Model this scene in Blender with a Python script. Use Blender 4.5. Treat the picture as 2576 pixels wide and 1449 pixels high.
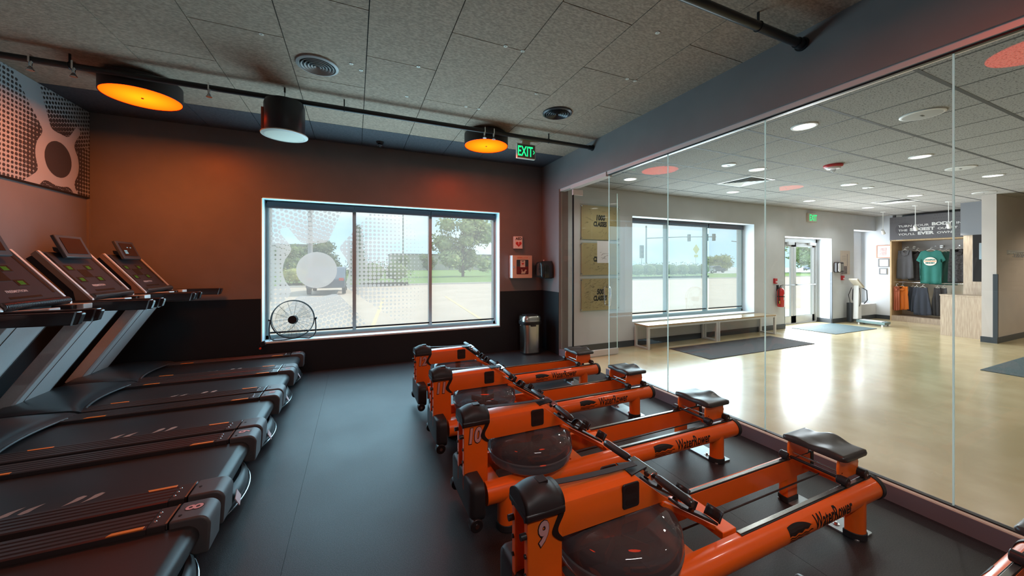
import bpy, bmesh, math, random
from mathutils import Vector, Matrix
PI = math.pi
random.seed(7)
for o in list(bpy.data.objects): bpy.data.objects.remove(o)
S = bpy.context.scene
COL = S.collection
# ------------------------------------------------------------------ camera
cam = bpy.data.objects.new('camera', bpy.data.cameras.new('camera'))
COL.objects.link(cam)
cam.location = (0, 0, 1.5)
cam.rotation_euler = (PI/2, 0, -0.411)
cam.data.sensor_width = 36.0
cam.data.lens = 906.0/2576.0*36.0
cam.data.shift_y = -(724.5-667.5)/2576.0
cam.data.clip_start = 0.05
cam.data.clip_end = 600
S.camera = cam
S.view_settings.view_transform = 'Standard'
S.view_settings.look = 'None'
S.view_settings.gamma = 1.0
S.view_settings.exposure = 0.0
S.view_settings.use_curve_mapping = False
S.cycles.max_bounces = 8
S.cycles.transparent_max_bounces = 24
S.cycles.sample_clamp_indirect = 6.0
# ------------------------------------------------------------------ world
W = bpy.data.worlds.new('world'); S.world = W; W.use_nodes = True
nt = W.node_tree; nt.nodes.clear()
wo = nt.nodes.new('ShaderNodeOutputWorld'); bg = nt.nodes.new('ShaderNodeBackground')
tc = nt.nodes.new('ShaderNodeTexCoord'); mp = nt.nodes.new('ShaderNodeMapping')
nz = nt.nodes.new('ShaderNodeTexNoise'); cr = nt.nodes.new('ShaderNodeValToRGB')
mp.inputs['Scale'].default_value = (2.0, 2.0, 6.0)
nz.inputs['Scale'].default_value = 1.6; nz.inputs['Detail'].default_value = 6
cr.color_ramp.elements[0].position = 0.42; cr.color_ramp.elements[0].color = (0.50, 0.76, 0.95, 1)
cr.color_ramp.elements[1].position = 0.68; cr.color_ramp.elements[1].color = (0.90, 0.95, 1.0, 1)
nt.links.new(tc.outputs['Generated'], mp.inputs['Vector']); nt.links.new(mp.outputs[0], nz.inputs['Vector'])
nt.links.new(nz.outputs['Fac'], cr.inputs[0]); nt.links.new(cr.outputs[0], bg.inputs[0])
bg.inputs[1].default_value = 1.8
nt.links.new(bg.outputs[0], wo.inputs[0])
# ------------------------------------------------------------------ lights
def lamp(name, kind, loc, energy, color, rot=(0,0,0), size=None, size_y=None, spot=None, cam_vis=False):
    d = bpy.data.lights.new(name, kind); d.energy = energy; d.color = color
    if kind == 'AREA':
        d.shape = 'RECTANGLE' if size_y else 'DISK'
        d.size = size
        if size_y: d.size_y = size_y
    elif kind == 'SPOT':
        d.spot_size = spot or 2.2; d.spot_blend = 0.6; d.shadow_soft_size = size or 0.1
    elif kind == 'POINT': d.shadow_soft_size = size or 0.1
    elif kind == 'SUN': d.angle = size or 0.05
    o = bpy.data.objects.new(name, d); COL.objects.link(o); o.location = loc; o.rotation_euler = rot
    if kind == 'AREA': o.visible_camera = cam_vis
    return o
sun = lamp('sun', 'SUN', (0, 20, 30), 4.2, (1.0, 0.93, 0.82), size=0.03)
sun.rotation_euler = Vector((-0.80, -0.04, -0.75)).to_track_quat('-Z', 'Y').to_euler()
# camera-hidden area lamps added at the openings to boost the daylight
FACE_IN = (-PI/2, 0, 0)   # emits towards -Y
lamp('daylight_boost_gym', 'AREA', (0.57, 5.955, 1.44), 75, (0.37, 0.73, 0.92), FACE_IN, 3.3, 1.85)
lamp('daylight_boost_gym_soft', 'AREA', (0.57, 5.95, 1.44), 85, (0.37, 0.73, 0.92), FACE_IN, 3.3, 1.85).visible_glossy = False
lamp('daylight_boost_lobby', 'AREA', (6.48, 5.47, 1.44), 120, (0.70, 0.90, 1.0), FACE_IN, 3.3, 1.85)
lamp('daylight_boost_entrance', 'AREA', (10.35, 5.52, 1.1), 190, (0.85, 0.93, 1.0), FACE_IN, 1.8, 2.0)
lamp('daylight_boost_side', 'AREA', (12.97, 5.50, 1.45), 34, (0.88, 0.92, 1.0), FACE_IN, 1.0, 1.9)

# ================================================================== helpers
def link_props(o, label=None, cat=None, group=None, kind=None):
    if label: o['label'] = label
    if cat: o['category'] = cat
    if group: o['group'] = group
    if kind: o['kind'] = kind
    return o
def thing(name, label, cat, loc=(0,0,0), rz=0, group=None):
    o = bpy.data.objects.new(name, None); COL.objects.link(o)
    o.location = loc; o.rotation_euler = (0, 0, rz); o.empty_display_size = 0.1
    return link_props(o, label, cat, group)
def dup(o, parent=None):
    c = o.copy(); COL.objects.link(c); c.parent = parent
    for ch in list(o.children): dup(ch, c)
    return c
class M:
    def __init__(s, off=(0,0,0)): s.v = []; s.f = []; s.off = Vector(off)
    def add(s, vs, fs):
        n = len(s.v); s.v += [Vector(p)-s.off for p in vs]; s.f += [tuple(i+n for i in f) for f in fs]; return s
    def box(s, x0, x1, y0, y1, z0, z1):
        vs = [(x,y,z) for x in (x0,x1) for y in (y0,y1) for z in (z0,z1)]
        return s.add(vs, [(0,1,3,2),(4,6,7,5),(0,4,5,1),(2,3,7,6),(0,2,6,4),(1,5,7,3)])
    def obox(s, c, ax, ay, az):   # centre and three half-axis vectors
        c, ax, ay, az = map(Vector, (c, ax, ay, az))
        vs = [c+i*ax+j*ay+k*az for i in (-1,1) for j in (-1,1) for k in (-1,1)]
        return s.add(vs, [(0,1,3,2),(4,6,7,5),(0,4,5,1),(2,3,7,6),(0,2,6,4),(1,5,7,3)])
    def cyl(s, p0, p1, r0, r1=None, n=20, caps=True):
        r1 = r0 if r1 is None else r1
        p0, p1 = Vector(p0), Vector(p1); d = (p1-p0).normalized()
        u = d.orthogonal().normalized(); w = d.cross(u)
        vs = []
        for p, r in ((p0, r0), (p1, r1)):
            for i in range(n):
                a = 2*PI*i/n; vs.append(p+u*math.cos(a)*r+w*math.sin(a)*r)
        fs = [(i, (i+1)%n, n+(i+1)%n, n+i) for i in range(n)]
        if caps: fs += [tuple(range(n))[::-1], tuple(range(n, 2*n))]
        return s.add(vs, fs)
    def tube(s, pts, r, n=8, closed=False):
        pts = [Vector(p) for p in pts]; m = len(pts); vs = []; u = None
        for i, p in enumerate(pts):
            a = pts[i-1] if (i > 0 or closed) else p; b = pts[(i+1) % m] if (i < m-1 or closed) else p
            d = (b-a).normalized()
            u = d.orthogonal().normalized() if u is None else (u-d*u.dot(d)).normalized()
            w = d.cross(u); rr = r[i] if isinstance(r, (list, tuple)) else r
            vs += [p+u*math.cos(2*PI*k/n)*rr+w*math.sin(2*PI*k/n)*rr for k in range(n)]
        fs = []
        for i in range(m if closed else m-1):
            j = (i+1) % m
            fs += [(i*n+k, i*n+(k+1)%n, j*n+(k+1)%n, j*n+k) for k in range(n)]
        if not closed: fs += [tuple(range(n))[::-1], tuple(range((m-1)*n, m*n))]
        return s.add(vs, fs)
    def lathe(s, prof, c=(0,0,0), n=40, axis='z'):
        vs = []; fs = []; m = len(prof)
        for r, h in prof:
            for k in range(n):
                a = 2*PI*k/n; x, y = r*math.cos(a), r*math.sin(a)
                q = {'z': (x, y, h), 'y': (x, h, y), 'x': (h, x, y)}[axis]
                vs.append((c[0]+q[0], c[1]+q[1], c[2]+q[2]))
        for i in range(m-1):
            fs += [(i*n+k, i*n+(k+1)%n, (i+1)*n+(k+1)%n, (i+1)*n+k) for k in range(n)]
        return s.add(vs, fs)
    def prism(s, poly, lo, hi, plane='xz'):  # extruded 2D polygon
        n = len(poly)
        def P(a, b, t):
            return {'xz': (a, t, b), 'yz': (t, a, b), 'xy': (a, b, t)}[plane]
        vs = [P(a, b, lo) for a, b in poly]+[P(a, b, hi) for a, b in poly]
        fs = [(i, (i+1)%n, n+(i+1)%n, n+i) for i in range(n)]+[tuple(range(n))[::-1], tuple(range(n, 2*n))]
        return s.add(vs, fs)
    def grid(s, fn, nu, nv):
        vs = [fn(i/nu, j/nv) for i in range(nu+1) for j in range(nv+1)]
        fs = [(i*(nv+1)+j, (i+1)*(nv+1)+j, (i+1)*(nv+1)+j+1, i*(nv+1)+j+1) for i in range(nu) for j in range(nv)]
        return s.add(vs, fs)
    def ball(s, c, rx, ry=None, rz=None, n=12, m=8):
        ry = ry or rx; rz = rz or rx
        prof = []
        vs = []; fs = []
        for i in range(m+1):
            t = -PI/2+PI*i/m
            for k in range(n):
                a = 2*PI*k/n
                vs.append((c[0]+rx*math.cos(t)*math.cos(a), c[1]+ry*math.cos(t)*math.sin(a), c[2]+rz*math.sin(t)))
        for i in range(m):
            fs += [(i*n+k, i*n+(k+1)%n, (i+1)*n+(k+1)%n, (i+1)*n+k) for k in range(n)]
        return s.add(vs, fs)
    def build(s, name, mat, parent=None, bevel=0, seg=2, sharp=38, smooth=True, mats=None):
        me = bpy.data.meshes.new(name); me.from_pydata([tuple(p) for p in s.v], [], s.f)
        bm = bmesh.new(); bm.from_mesh(me); bmesh.ops.remove_doubles(bm, verts=bm.verts, dist=1e-5)
        bmesh.ops.recalc_face_normals(bm, faces=bm.faces); bm.to_mesh(me); bm.free()
        me.materials.append(mat)
        if smooth:
            me.polygons.foreach_set('use_smooth', [True]*len(me.polygons))
            me.set_sharp_from_angle(angle=math.radians(sharp))
        me.update()
        o = bpy.data.objects.new(name, me); COL.objects.link(o)
        if parent: o.parent = parent
        if bevel:
            b = o.modifiers.new('bevel', 'BEVEL'); b.width = bevel; b.segments = seg; b.limit_method = 'ANGLE'; b.angle_limit = 0.6
            b.harden_normals = False
        return o
def rrect(x0, x1, z0, z1, r, n=4):
    out = []
    for cx, cz, a0 in ((x1-r, z1-r, 0), (x0+r, z1-r, PI/2), (x0+r, z0+r, PI), (x1-r, z0+r, 1.5*PI)):
        for i in range(n+1):
            a = a0+PI/2*i/n; out.append((cx+r*math.cos(a), cz+r*math.sin(a)))
    return out
def smooth_loop(P, k=4):   # closed Catmull-Rom
    out = []; n = len(P)
    for i in range(n):
        p0, p1, p2, p3 = P[i-1], P[i], P[(i+1) % n], P[(i+2) % n]
        for j in range(k):
            t = j/k; out.append(tuple(0.5*((2*p1[q])+(-p0[q]+p2[q])*t+(2*p0[q]-5*p1[q]+4*p2[q]-p3[q])*t*t+(-p0[q]+3*p1[q]-3*p2[q]+p3[q])*t**3) for q in range(2)))
    return out
# text as 2D mesh data
TC = {}
def text2d(t, size=1.0, xs=1.0, bold=0.0, shear=0.0, align='LEFT'):
    key = (t, size, xs, bold, shear, align)
    if key in TC: return TC[key]
    cu = bpy.data.curves.new('t', 'FONT'); cu.body = t; cu.size = size; cu.offset = bold; cu.shear = shear
    cu.align_x = align; cu.resolution_u = 3
    ob = bpy.data.objects.new('t', cu); COL.objects.link(ob)
    bpy.context.view_layer.update()
    dg = bpy.context.evaluated_depsgraph_get()
    me = bpy.data.meshes.new_from_object(ob.evaluated_get(dg))
    vs = [(v.co.x*xs, v.co.y) for v in me.vertices]; fs = [tuple(p.vertices) for p in me.polygons]
    bpy.data.objects.remove(ob); bpy.data.curves.remove(cu); bpy.data.meshes.remove(me)
    TC[key] = (vs, fs); return vs, fs
def add_text(m, data, fn):
    vs, fs = data
    m.add([fn(a, b) for a, b in vs], fs)
def text_slices(data, step):   # cut long faces so that the text can be bent
    vs, fs = data
    bm = bmesh.new(); V = [bm.verts.new((a, b, 0)) for a, b in vs]
    for f in fs:
        try: bm.faces.new([V[i] for i in f])
        except ValueError: pass
    lo = min(b for a, b in vs); hi = max(b for a, b in vs); y = lo+step
    while y < hi:
        bmesh.ops.bisect_plane(bm, geom=bm.verts[:]+bm.edges[:]+bm.faces[:], plane_co=(0, y, 0), plane_no=(0, 1, 0)); y += step
    bm.verts.index_update()
    out = [(v.co.x, v.co.y) for v in bm.verts], [tuple(v.index for v in f.verts) for f in bm.faces]
    bm.free(); return out
# ================================================================== materials
def mat(name, col, rough=0.5, metal=0.0, noise=0.0, nscale=20.0, col2=None, bump=0.0, bscale=None, spec=0.5, coat=0.0, emit=None, estr=0.0, stretch=None, rvar=0.0, coord='Object'):
    m = bpy.data.materials.new(name); m.use_nodes = True; t = m.node_tree; b = t.nodes['Principled BSDF']
    b.inputs['Base Color'].default_value = (*col, 1); b.inputs['Roughness'].default_value = rough
    b.inputs['Metallic'].default_value = metal; b.inputs['Specular IOR Level'].default_value = spec
    b.inputs['Coat Weight'].default_value = coat; b.inputs['Coat Roughness'].default_value = 0.08
    if emit: b.inputs['Emission Color'].default_value = (*emit, 1); b.inputs['Emission Strength'].default_value = estr
    tc = t.nodes.new('ShaderNodeTexCoord'); mp = t.nodes.new('ShaderNodeMapping')
    t.links.new(tc.outputs[coord], mp.inputs['Vector'])
    if stretch: mp.inputs['Scale'].default_value = stretch
    if noise or col2 or rvar:
        n = t.nodes.new('ShaderNodeTexNoise'); n.inputs['Scale'].default_value = nscale; n.inputs['Detail'].default_value = 5
        t.links.new(mp.outputs[0], n.inputs['Vector'])
        r = t.nodes.new('ShaderNodeValToRGB')
        r.color_ramp.elements[0].position = 0.38; r.color_ramp.elements[1].position = 0.64
        c2 = col2 or tuple(c*(1-noise) for c in col)
        r.color_ramp.elements[0].color = (*c2, 1); r.color_ramp.elements[1].color = (*col, 1)
        t.links.new(n.outputs['Fac'], r.inputs[0]); t.links.new(r.outputs[0], b.inputs['Base Color'])
        if rvar:
            mr = t.nodes.new('ShaderNodeMapRange'); mr.inputs['To Min'].default_value = max(0.02, rough-rvar); mr.inputs['To Max'].default_value = rough+rvar
            t.links.new(n.outputs['Fac'], mr.inputs['Value']); t.links.new(mr.outputs[0], b.inputs['Roughness'])
    if bump:
        n2 = t.nodes.new('ShaderNodeTexNoise'); n2.inputs['Scale'].default_value = bscale or nscale*3; n2.inputs['Detail'].default_value = 4
        t.links.new(mp.outputs[0], n2.inputs['Vector'])
        bu = t.nodes.new('ShaderNodeBump'); bu.inputs['Strength'].default_value = bump; bu.inputs['Distance'].default_value = 0.004
        t.links.new(n2.outputs['Fac'], bu.inputs['Height']); t.links.new(bu.outputs[0], b.inputs['Normal'])
    return m
def emat(name, col, s):
    m = bpy.data.materials.new(name); m.use_nodes = True; t = m.node_tree; t.nodes.clear()
    e = t.nodes.new('ShaderNodeEmission'); e.inputs[0].default_value = (*col, 1); e.inputs[1].default_value = s
    o = t.nodes.new('ShaderNodeOutputMaterial'); t.links.new(e.outputs[0], o.inputs[0]); return m
def glassmat(name, tint=(0.96, 0.98, 0.97), ior=1.45, rough=0.0, diff=0.0, dcol=(0.8, 0.8, 0.8), translucent=0.0):
    m = bpy.data.materials.new(name); m.use_nodes = True; t = m.node_tree; t.nodes.clear()
    o = t.nodes.new('ShaderNodeOutputMaterial'); tr = t.nodes.new('ShaderNodeBsdfTransparent'); gl = t.nodes.new('ShaderNodeBsdfGlossy')
    lw = t.nodes.new('ShaderNodeLayerWeight'); lw.inputs[0].default_value = 0.5
    pw = t.nodes.new('ShaderNodeMath'); pw.operation = 'POWER'; pw.inputs[1].default_value = 5.0
    f0 = ((ior-1)/(ior+1))**2
    fr = t.nodes.new('ShaderNodeMath'); fr.operation = 'MULTIPLY_ADD'; fr.inputs[1].default_value = 0.9*(1-f0) if ior > 1.1 else 0.1; fr.inputs[2].default_value = f0
    t.links.new(lw.outputs['Facing'], pw.inputs[0]); t.links.new(pw.outputs[0], fr.inputs[0])
    tr.inputs[0].default_value = (*tint, 1); gl.inputs['Roughness'].default_value = rough
    mx = t.nodes.new('ShaderNodeMixShader'); t.links.new(fr.outputs[0], mx.inputs[0])
    base = tr
    if diff or translucent:
        d = t.nodes.new('ShaderNodeBsdfDiffuse'); d.inputs[0].default_value = (*dcol, 1)
        tl = t.nodes.new('ShaderNodeBsdfTranslucent'); tl.inputs[0].default_value = (*dcol, 1)
        m1 = t.nodes.new('ShaderNodeMixShader'); m1.inputs[0].default_value = translucent
        t.links.new(d.outputs[0], m1.inputs[1]); t.links.new(tl.outputs[0], m1.inputs[2])
        m2 = t.nodes.new('ShaderNodeMixShader'); m2.inputs[0].default_value = diff
        t.links.new(tr.outputs[0], m2.inputs[1]); t.links.new(m1.outputs[0], m2.inputs[2]); base = m2
    t.links.new(base.outputs[0], mx.inputs[1]); t.links.new(gl.outputs[0], mx.inputs[2]); t.links.new(mx.outputs[0], o.inputs[0])
    return m
K = {}
K['gymwall'] = mat('grey_satin_paint', (0.205, 0.185, 0.18), 0.36, noise=0.08, nscale=3, bump=0.05, bscale=160, spec=0.6)
K['wainscot'] = mat('black_wall_rubber', (0.011, 0.014, 0.017), 0.55, noise=0.3, nscale=300)
K['whitewall'] = mat('light_grey_paint', (0.64, 0.675, 0.71), 0.6, noise=0.04, nscale=4, bump=0.04, bscale=180)
K['reveal'] = mat('white_paint', (0.62, 0.80, 0.86), 0.5)
K['base'] = mat('dark_vinyl_base', (0.045, 0.055, 0.065), 0.4)
K['alu'] = mat('aluminium', (0.68, 0.69, 0.69), 0.35, metal=0.3)
K['rail'] = mat('rail_aluminium', (0.74, 0.66, 0.62), 0.35, metal=0.35)
K['orange'] = mat('orange_gloss_paint', (0.92, 0.160, 0.013), 0.30, spec=0.5, coat=0.35, noise=0.06, nscale=2)
K['black'] = mat('black_plastic', (0.018, 0.018, 0.02), 0.38, noise=0.2, nscale=120)
K['blacksoft'] = mat('black_rubber', (0.022, 0.024, 0.027), 0.5, bump=0.05, bscale=300)
K['blackmetal'] = mat('black_metal', (0.015, 0.014, 0.014), 0.32, metal=0.2)
K['seat'] = mat('moulded_foam', (0.035, 0.034, 0.033), 0.33, noise=0.15, nscale=60)
K['silver'] = mat('silver_metal', (0.66, 0.68, 0.70), 0.22, metal=1.0)
K['steel'] = mat('brushed_steel', (0.60, 0.56, 0.50), 0.26, metal=1.0, stretch=(60, 60, 1), noise=0.12, nscale=8)
K['chrome'] = mat('chrome', (0.8, 0.8, 0.8), 0.08, metal=1.0)
K['decal_pink'] = mat('pale_decal', (0.62, 0.34, 0.34), 0.5)
K['decal_black'] = mat('black_decal', (0.012, 0.010, 0.010), 0.45)
K['white'] = mat('white_plastic', (0.80, 0.80, 0.79), 0.35)
K['offwhite'] = mat('off_white_plastic', (0.66, 0.60, 0.50), 0.4)
K['green_led'] = emat('green_led', (0.02, 1.0, 0.28), 1.3)
K['wood'] = mat('light_wood_veneer', (0.50, 0.40, 0.30), 0.45, col2=(0.38, 0.29, 0.215), nscale=7, stretch=(9, 9, 0.7))
K['oak'] = mat('oak_shelving', (0.62, 0.44, 0.24), 0.45, col2=(0.5, 0.34, 0.18), nscale=7, stretch=(9, 9, 0.7))
# ================================================================== structure
def struct(name, m, mt, parent=None, **k):
    o = m.build(name, mt, parent, **k)
    if not parent: o['kind'] = 'structure'
    return o
CZ, LZ = 3.28, 2.87      # gym ceiling, lobby ceiling
XL, XG, YW, YR, XE = -2.84, 3.12, 5.80, 5.25, 13.56
# gym floor: black speckled rubber
def floor_mat():
    m = mat('black_rubber_floor', (0.036, 0.035, 0.037), 0.45, col2=(0.010, 0.0105, 0.013), nscale=190, bump=0.22, bscale=330, spec=0.55)
    t = m.node_tree; b = t.nodes['Principled BSDF']
    n = t.nodes.new('ShaderNodeTexNoise'); n.inputs['Scale'].default_value = 1.3; n.inputs['Detail'].default_value = 7
    mr = t.nodes.new('ShaderNodeMapRange'); mr.inputs['To Min'].default_value = 0.30; mr.inputs['To Max'].default_value = 0.55
    tc = t.nodes.new('ShaderNodeTexCoord'); t.links.new(tc.outputs['Object'], n.inputs['Vector'])
    t.links.new(n.outputs['Fac'], mr.inputs['Value']); t.links.new(mr.outputs[0], b.inputs['Roughness'])
    return m
K['gymfloor'] = floor_mat()
f = M()
edges = [XL, -0.33+0.0, 0.88, 2.09, 3.16]
for a, b in zip(edges[:-1], edges[1:]): f.box(a+0.0008, b-0.0008, -3.2, YW, -0.05, 0.0)
f.box(XL, 3.16, -3.2, YW, -0.06, -0.004)
struct('floor', f, K['gymfloor'], smooth=False)
def lobby_floor():
    m = mat('polished_concrete', (0.62, 0.52, 0.31), 0.20, col2=(0.53, 0.43, 0.24), nscale=2.2, spec=0.8, coat=0.25)
    t = m.node_tree; b = t.nodes['Principled BSDF']
    n = t.nodes.new('ShaderNodeTexNoise'); n.inputs['Scale'].default_value = 5; n.inputs['Detail'].default_value = 8
    mr = t.nodes.new('ShaderNodeMapRange'); mr.inputs['To Min'].default_value = 0.14; mr.inputs['To Max'].default_value = 0.30
    tc = t.nodes.new('ShaderNodeTexCoord'); t.links.new(tc.outputs['Object'], n.inputs['Vector'])
    t.links.new(n.outputs['Fac'], mr.inputs['Value']); t.links.new(mr.outputs[0], b.inputs['Roughness'])
    b.inputs['Coat Roughness'].default_value = 0.16
    return m
struct('floor', M().box(3.16, 17, -3.2, 5.9, -0.06, 0.0), lobby_floor())
# gym ceiling: fibre board panels 0.6 x 1.2 m
def fibre_mat():
    m = mat('fibre_board', (0.45, 0.32, 0.23), 0.9, col2=(0.29, 0.205, 0.148), nscale=38, stretch=(1.0, 2.2, 1), bump=0.5, bscale=70)
    return m
K['fibre'] = fibre_mat()
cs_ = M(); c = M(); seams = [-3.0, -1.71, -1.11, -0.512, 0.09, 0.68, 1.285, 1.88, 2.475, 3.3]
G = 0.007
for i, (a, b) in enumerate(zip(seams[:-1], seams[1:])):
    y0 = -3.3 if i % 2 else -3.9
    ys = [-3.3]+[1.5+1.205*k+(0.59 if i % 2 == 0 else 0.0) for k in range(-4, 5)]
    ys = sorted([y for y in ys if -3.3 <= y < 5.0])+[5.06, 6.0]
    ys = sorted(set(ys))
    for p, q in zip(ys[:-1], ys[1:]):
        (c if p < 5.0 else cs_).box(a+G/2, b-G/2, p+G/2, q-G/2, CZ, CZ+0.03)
ceil = struct('ceiling', c, K['fibre'], smooth=False)
struct('perimeter_strip', cs_, mat('dark_ceiling_board', (0.075, 0.075, 0.085), 0.8, noise=0.3, nscale=40), ceil, smooth=False)  # last row of ceiling boards along the window wall, darker
struct('backing', M().box(-3.0, 3.3, -3.3, 6.0, CZ+0.012, CZ+0.06), mat('ceiling_backing', (0.01, 0.01, 0.01), 0.9), ceil)
for (x, y) in [(-0.66, 3.31), (0.50, 3.92), (0.05, 3.56), (1.12, 2.70), (1.275, 2.705), (1.14, 3.905), (1.29, 3.905), (-0.03, 3.48), (2.12, 2.08), (2.38, 2.71), (2.475, 2.71), (0.52, 3.29), (1.72, 3.32), (-0.28, 2.72)]:
    wsh = M().cyl((x, y, CZ-0.004), (x, y, CZ+0.001), 0.017, n=16).cyl((x, y, CZ-0.007), (x, y, CZ), 0.006, n=8).build('washer', K['offwhite'], ceil)
# lobby ceiling: speckled tiles with dark grid
def tile_mat():
    m = mat('ceiling_tile', (0.36, 0.345, 0.32), 0.9, nscale=70)
    t = m.node_tree; b = t.nodes['Principled BSDF']
    n = t.nodes.new('ShaderNodeTexNoise'); n.inputs['Scale'].default_value = 85; n.inputs['Detail'].default_value = 2
    r = t.nodes.new('ShaderNodeValToRGB'); tc = t.nodes.new('ShaderNodeTexCoord')
    r.color_ramp.elements[0].position = 0.34; r.color_ramp.elements[0].color = (0.12, 0.115, 0.105, 1)
    r.color_ramp.elements[1].position = 0.46; r.color_ramp.elements[1].color = (0.36, 0.345, 0.32, 1)
    t.links.new(tc.outputs['Object'], n.inputs['Vector']); t.links.new(n.outputs['Fac'], r.inputs[0]); t.links.new(r.outputs[0], b.inputs['Base Color'])
    return m
TP = 0.605; TX0, TY0 = 3.645, 1.182
c = M()
x = TX0-TP
while x < XE:
    y = TY0-TP*8
    while y < YR:
        xa, xb, ya, yb = max(x+0.011, 3.30), min(x+TP-0.011, XE), max(y+0.011, -3.2), min(y+TP-0.011, YR)
        if xb-xa > 0.02 and yb-ya > 0.02: c.box(xa, xb, ya, yb, LZ, LZ+0.015)
        y += TP
    x += TP
ceil2 = struct('ceiling', c, tile_mat(), smooth=False)
g = M(); x = TX0
while x < XE: g.box(x-0.009, x+0.009, -3.2, YR, LZ+0.001, LZ+0.03); x += TP
y = TY0-TP*7
while y < YR: g.box(3.30, XE, y-0.013, y+0.013, LZ-0.001, LZ+0.03); y += TP
g.box(3.3, 17, -3.2, 5.3, LZ+0.02, LZ+0.08)
struct('tee_grid', g, mat('dark_tee_grid', (0.05, 0.05, 0.048), 0.6), ceil2, smooth=False)
# window wall, gym part
w = M(); w.box(XL-0.2, -1.16, YW, 6.15, 0, 3.4).box(2.30, 3.16, YW, 6.15, 0, 3.4).box(-1.16, 2.30, YW, 6.15, 0, 0.45).box(-1.16, 2.30, YW, 6.15, 2.42, 3.4)
struct('wall_back', w, K['gymwall'], smooth=False)
w = M(); w.box(XL, -1.16, YW-0.006, YW, 0, 1.05).box(2.30, XG, YW-0.006, YW, 0, 1.05).box(-1.16, 2.30, YW-0.006, YW, 0, 0.44)
w.box(XG-0.006, XG, 5.20, YW-0.006, 0, 1.05)
w.box(XL, XL+0.006, -3.2, YW-0.006, 0, 1.05)
struct('trim_1', w, K['wainscot'], smooth=False)
# white reveal lining of the gym window
w = M(); w.box(-1.16, -1.148, YW-0.002, 6.06, 0.45, 2.42).box(2.288, 2.30, YW-0.002, 6.06, 0.45, 2.42).box(-1.16, 2.30, YW-0.002, 6.06, 2.408, 2.42).box(-1.16, 2.30, YW-0.004, 6.06, 0.44, 0.462)
struct('trim_2', w, K['reveal'], smooth=False)
# left wall, rear wall
struct('wall_left', M().box(XL-0.2, XL, -3.4, YW, 0, 3.4), K['gymwall'])
struct('wall_front', M().box(XL-0.2, 17, -3.4, -3.2, 0, 3.4), K['gymwall'])
# partition header and end strip
w = M(); w.box(XG, 3.30, -3.2, 5.20, 2.775, 3.4).box(XG, 3.30, 5.20, YW+0.2, 0, 3.4)
struct('wall_right', w, K['gymwall'], smooth=False)
# lobby window wall
w = M()
holes = [(4.73, 8.23, 0.45, 2.42), (9.36, 11.33, 0, 2.19), (12.40, 13.56, 0.42, 2.47)]
x = 3.30
for (a, b, z0, z1) in holes:
    w.box(x, a, YR, 5.66, 0, 3.0)
    if z0 > 0: w.box(a, b, YR, 5.66, 0, z0)
    w.box(a, b, YR, 5.66, z1, 3.0); x = b
w.box(x, 14.2, YR, 5.66, 0, 3.0)
struct('wall_back', w, K['whitewall'], smooth=False)
# lobby right side wall (frames, cabinet)
struct('wall_east', M().box(XE, XE+0.2, 4.90, YR, 0, 3.0), K['whitewall'])
struct('wall_east', M().box(XE+0.55, XE+0.75, 2.70, 4.90, 0, 3.0), K['whitewall'])
# hallway partition
struct('wall_partition', M().box(11.28, 17.0, 2.62, 2.80, 0, 3.0), mat('hall_paint', (0.62, 0.56, 0.52), 0.28, noise=0.05, nscale=3))
struct('wall_hall', M().box(16.9, 17.0, -3.2, 2.62, 0, 3.0), K['whitewall'])
struct('ceiling', M().box(XE, 17.0, -3.2, 2.62, 2.82, 2.9), mat('hall_ceiling', (0.22, 0.17, 0.13), 0.8))
# baseboards
b = M()
for a, q in ((3.32, 9.36), (11.33, XE)): b.box(a, q, YR-0.012, YR, 0, 0.11)
b.box(XE-0.012, XE, 4.90, YR, 0, 0.11)
b.box(11.268, 11.28, 2.608, 2.812, 0, 0.11).box(11.28, 17, 2.608, 2.62, 0, 0.11)
b.box(11.318, 11.33, YR, 5.58, 0, 0.11)
struct('baseboard_back', b, K['base'], smooth=False)
struct('trim_3', M().box(11.262, 11.30, 2.602, 2.66, 0.11, 1.33), K['base'], smooth=False)   # corner guard
struct('trim_4', M().box(11.325, 11.345, YR-0.012, YR+0.04, 0.11, 1.33), K['base'], smooth=False)
# curb, top rail
struct('trim_5', M().box(XG, 3.22, -3.2, 3.97, 0, 0.10).box(XG, 3.22, 4.87, 5.20, 0, 0.10), mat('purple_grey_curb', (0.20, 0.17, 0.19), 0.45, noise=0.1, nscale=3), smooth=False)
struct('trim_6', M().box(3.122, 3.128, -3.2, 3.97, 0.10, 0.104).box(3.13, 3.155, -3.2, 3.97, 0.10, 0.106), mat('curb_edging', (0.62, 0.50, 0.40), 0.5), smooth=False)
struct('trim_7', M().box(3.14, 3.235, -3.2, 3.97, 2.735, 2.775).box(3.135, 3.24, 3.99, 4.87, 2.715, 2.775).box(3.14, 3.235, 4.88, 5.20, 2.735, 2.775), K['rail'], smooth=False)
struct('trim_8', M().box(3.158, 3.186, -3.2, 3.97, 0.098, 0.112).box(3.158, 3.186, -3.2, 3.97, 2.722, 2.736), K['blackmetal'], smooth=False)
# glass partition panels
K['glass'] = glassmat('partition_glass', (0.965, 0.975, 0.965), 1.38)
K['glassedge'] = glassmat('polished_glass_edge', (1, 1, 1), 1.3, rough=0.2, diff=1.0, dcol=(0.86, 0.97, 0.95), translucent=0.75)
GX = 3.172
n = 1
for (a, b) in ((-3.2, -0.9), (-0.9, 0.889), (0.889, 1.932), (1.932, 2.962), (2.962, 3.97), (4.87, 5.20)):
    p = struct('window_%d' % (n+4), M().box(GX-0.004, GX+0.004, a+0.003, b-0.003, 0.105, 2.73), K['glass'], smooth=False); n += 1
    e = M().box(GX-0.0045, GX+0.0045, b-0.0035, b+0.0035, 0.106, 2.73)
    e.build('edge_seal', K['glassedge'], p, smooth=False)
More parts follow.
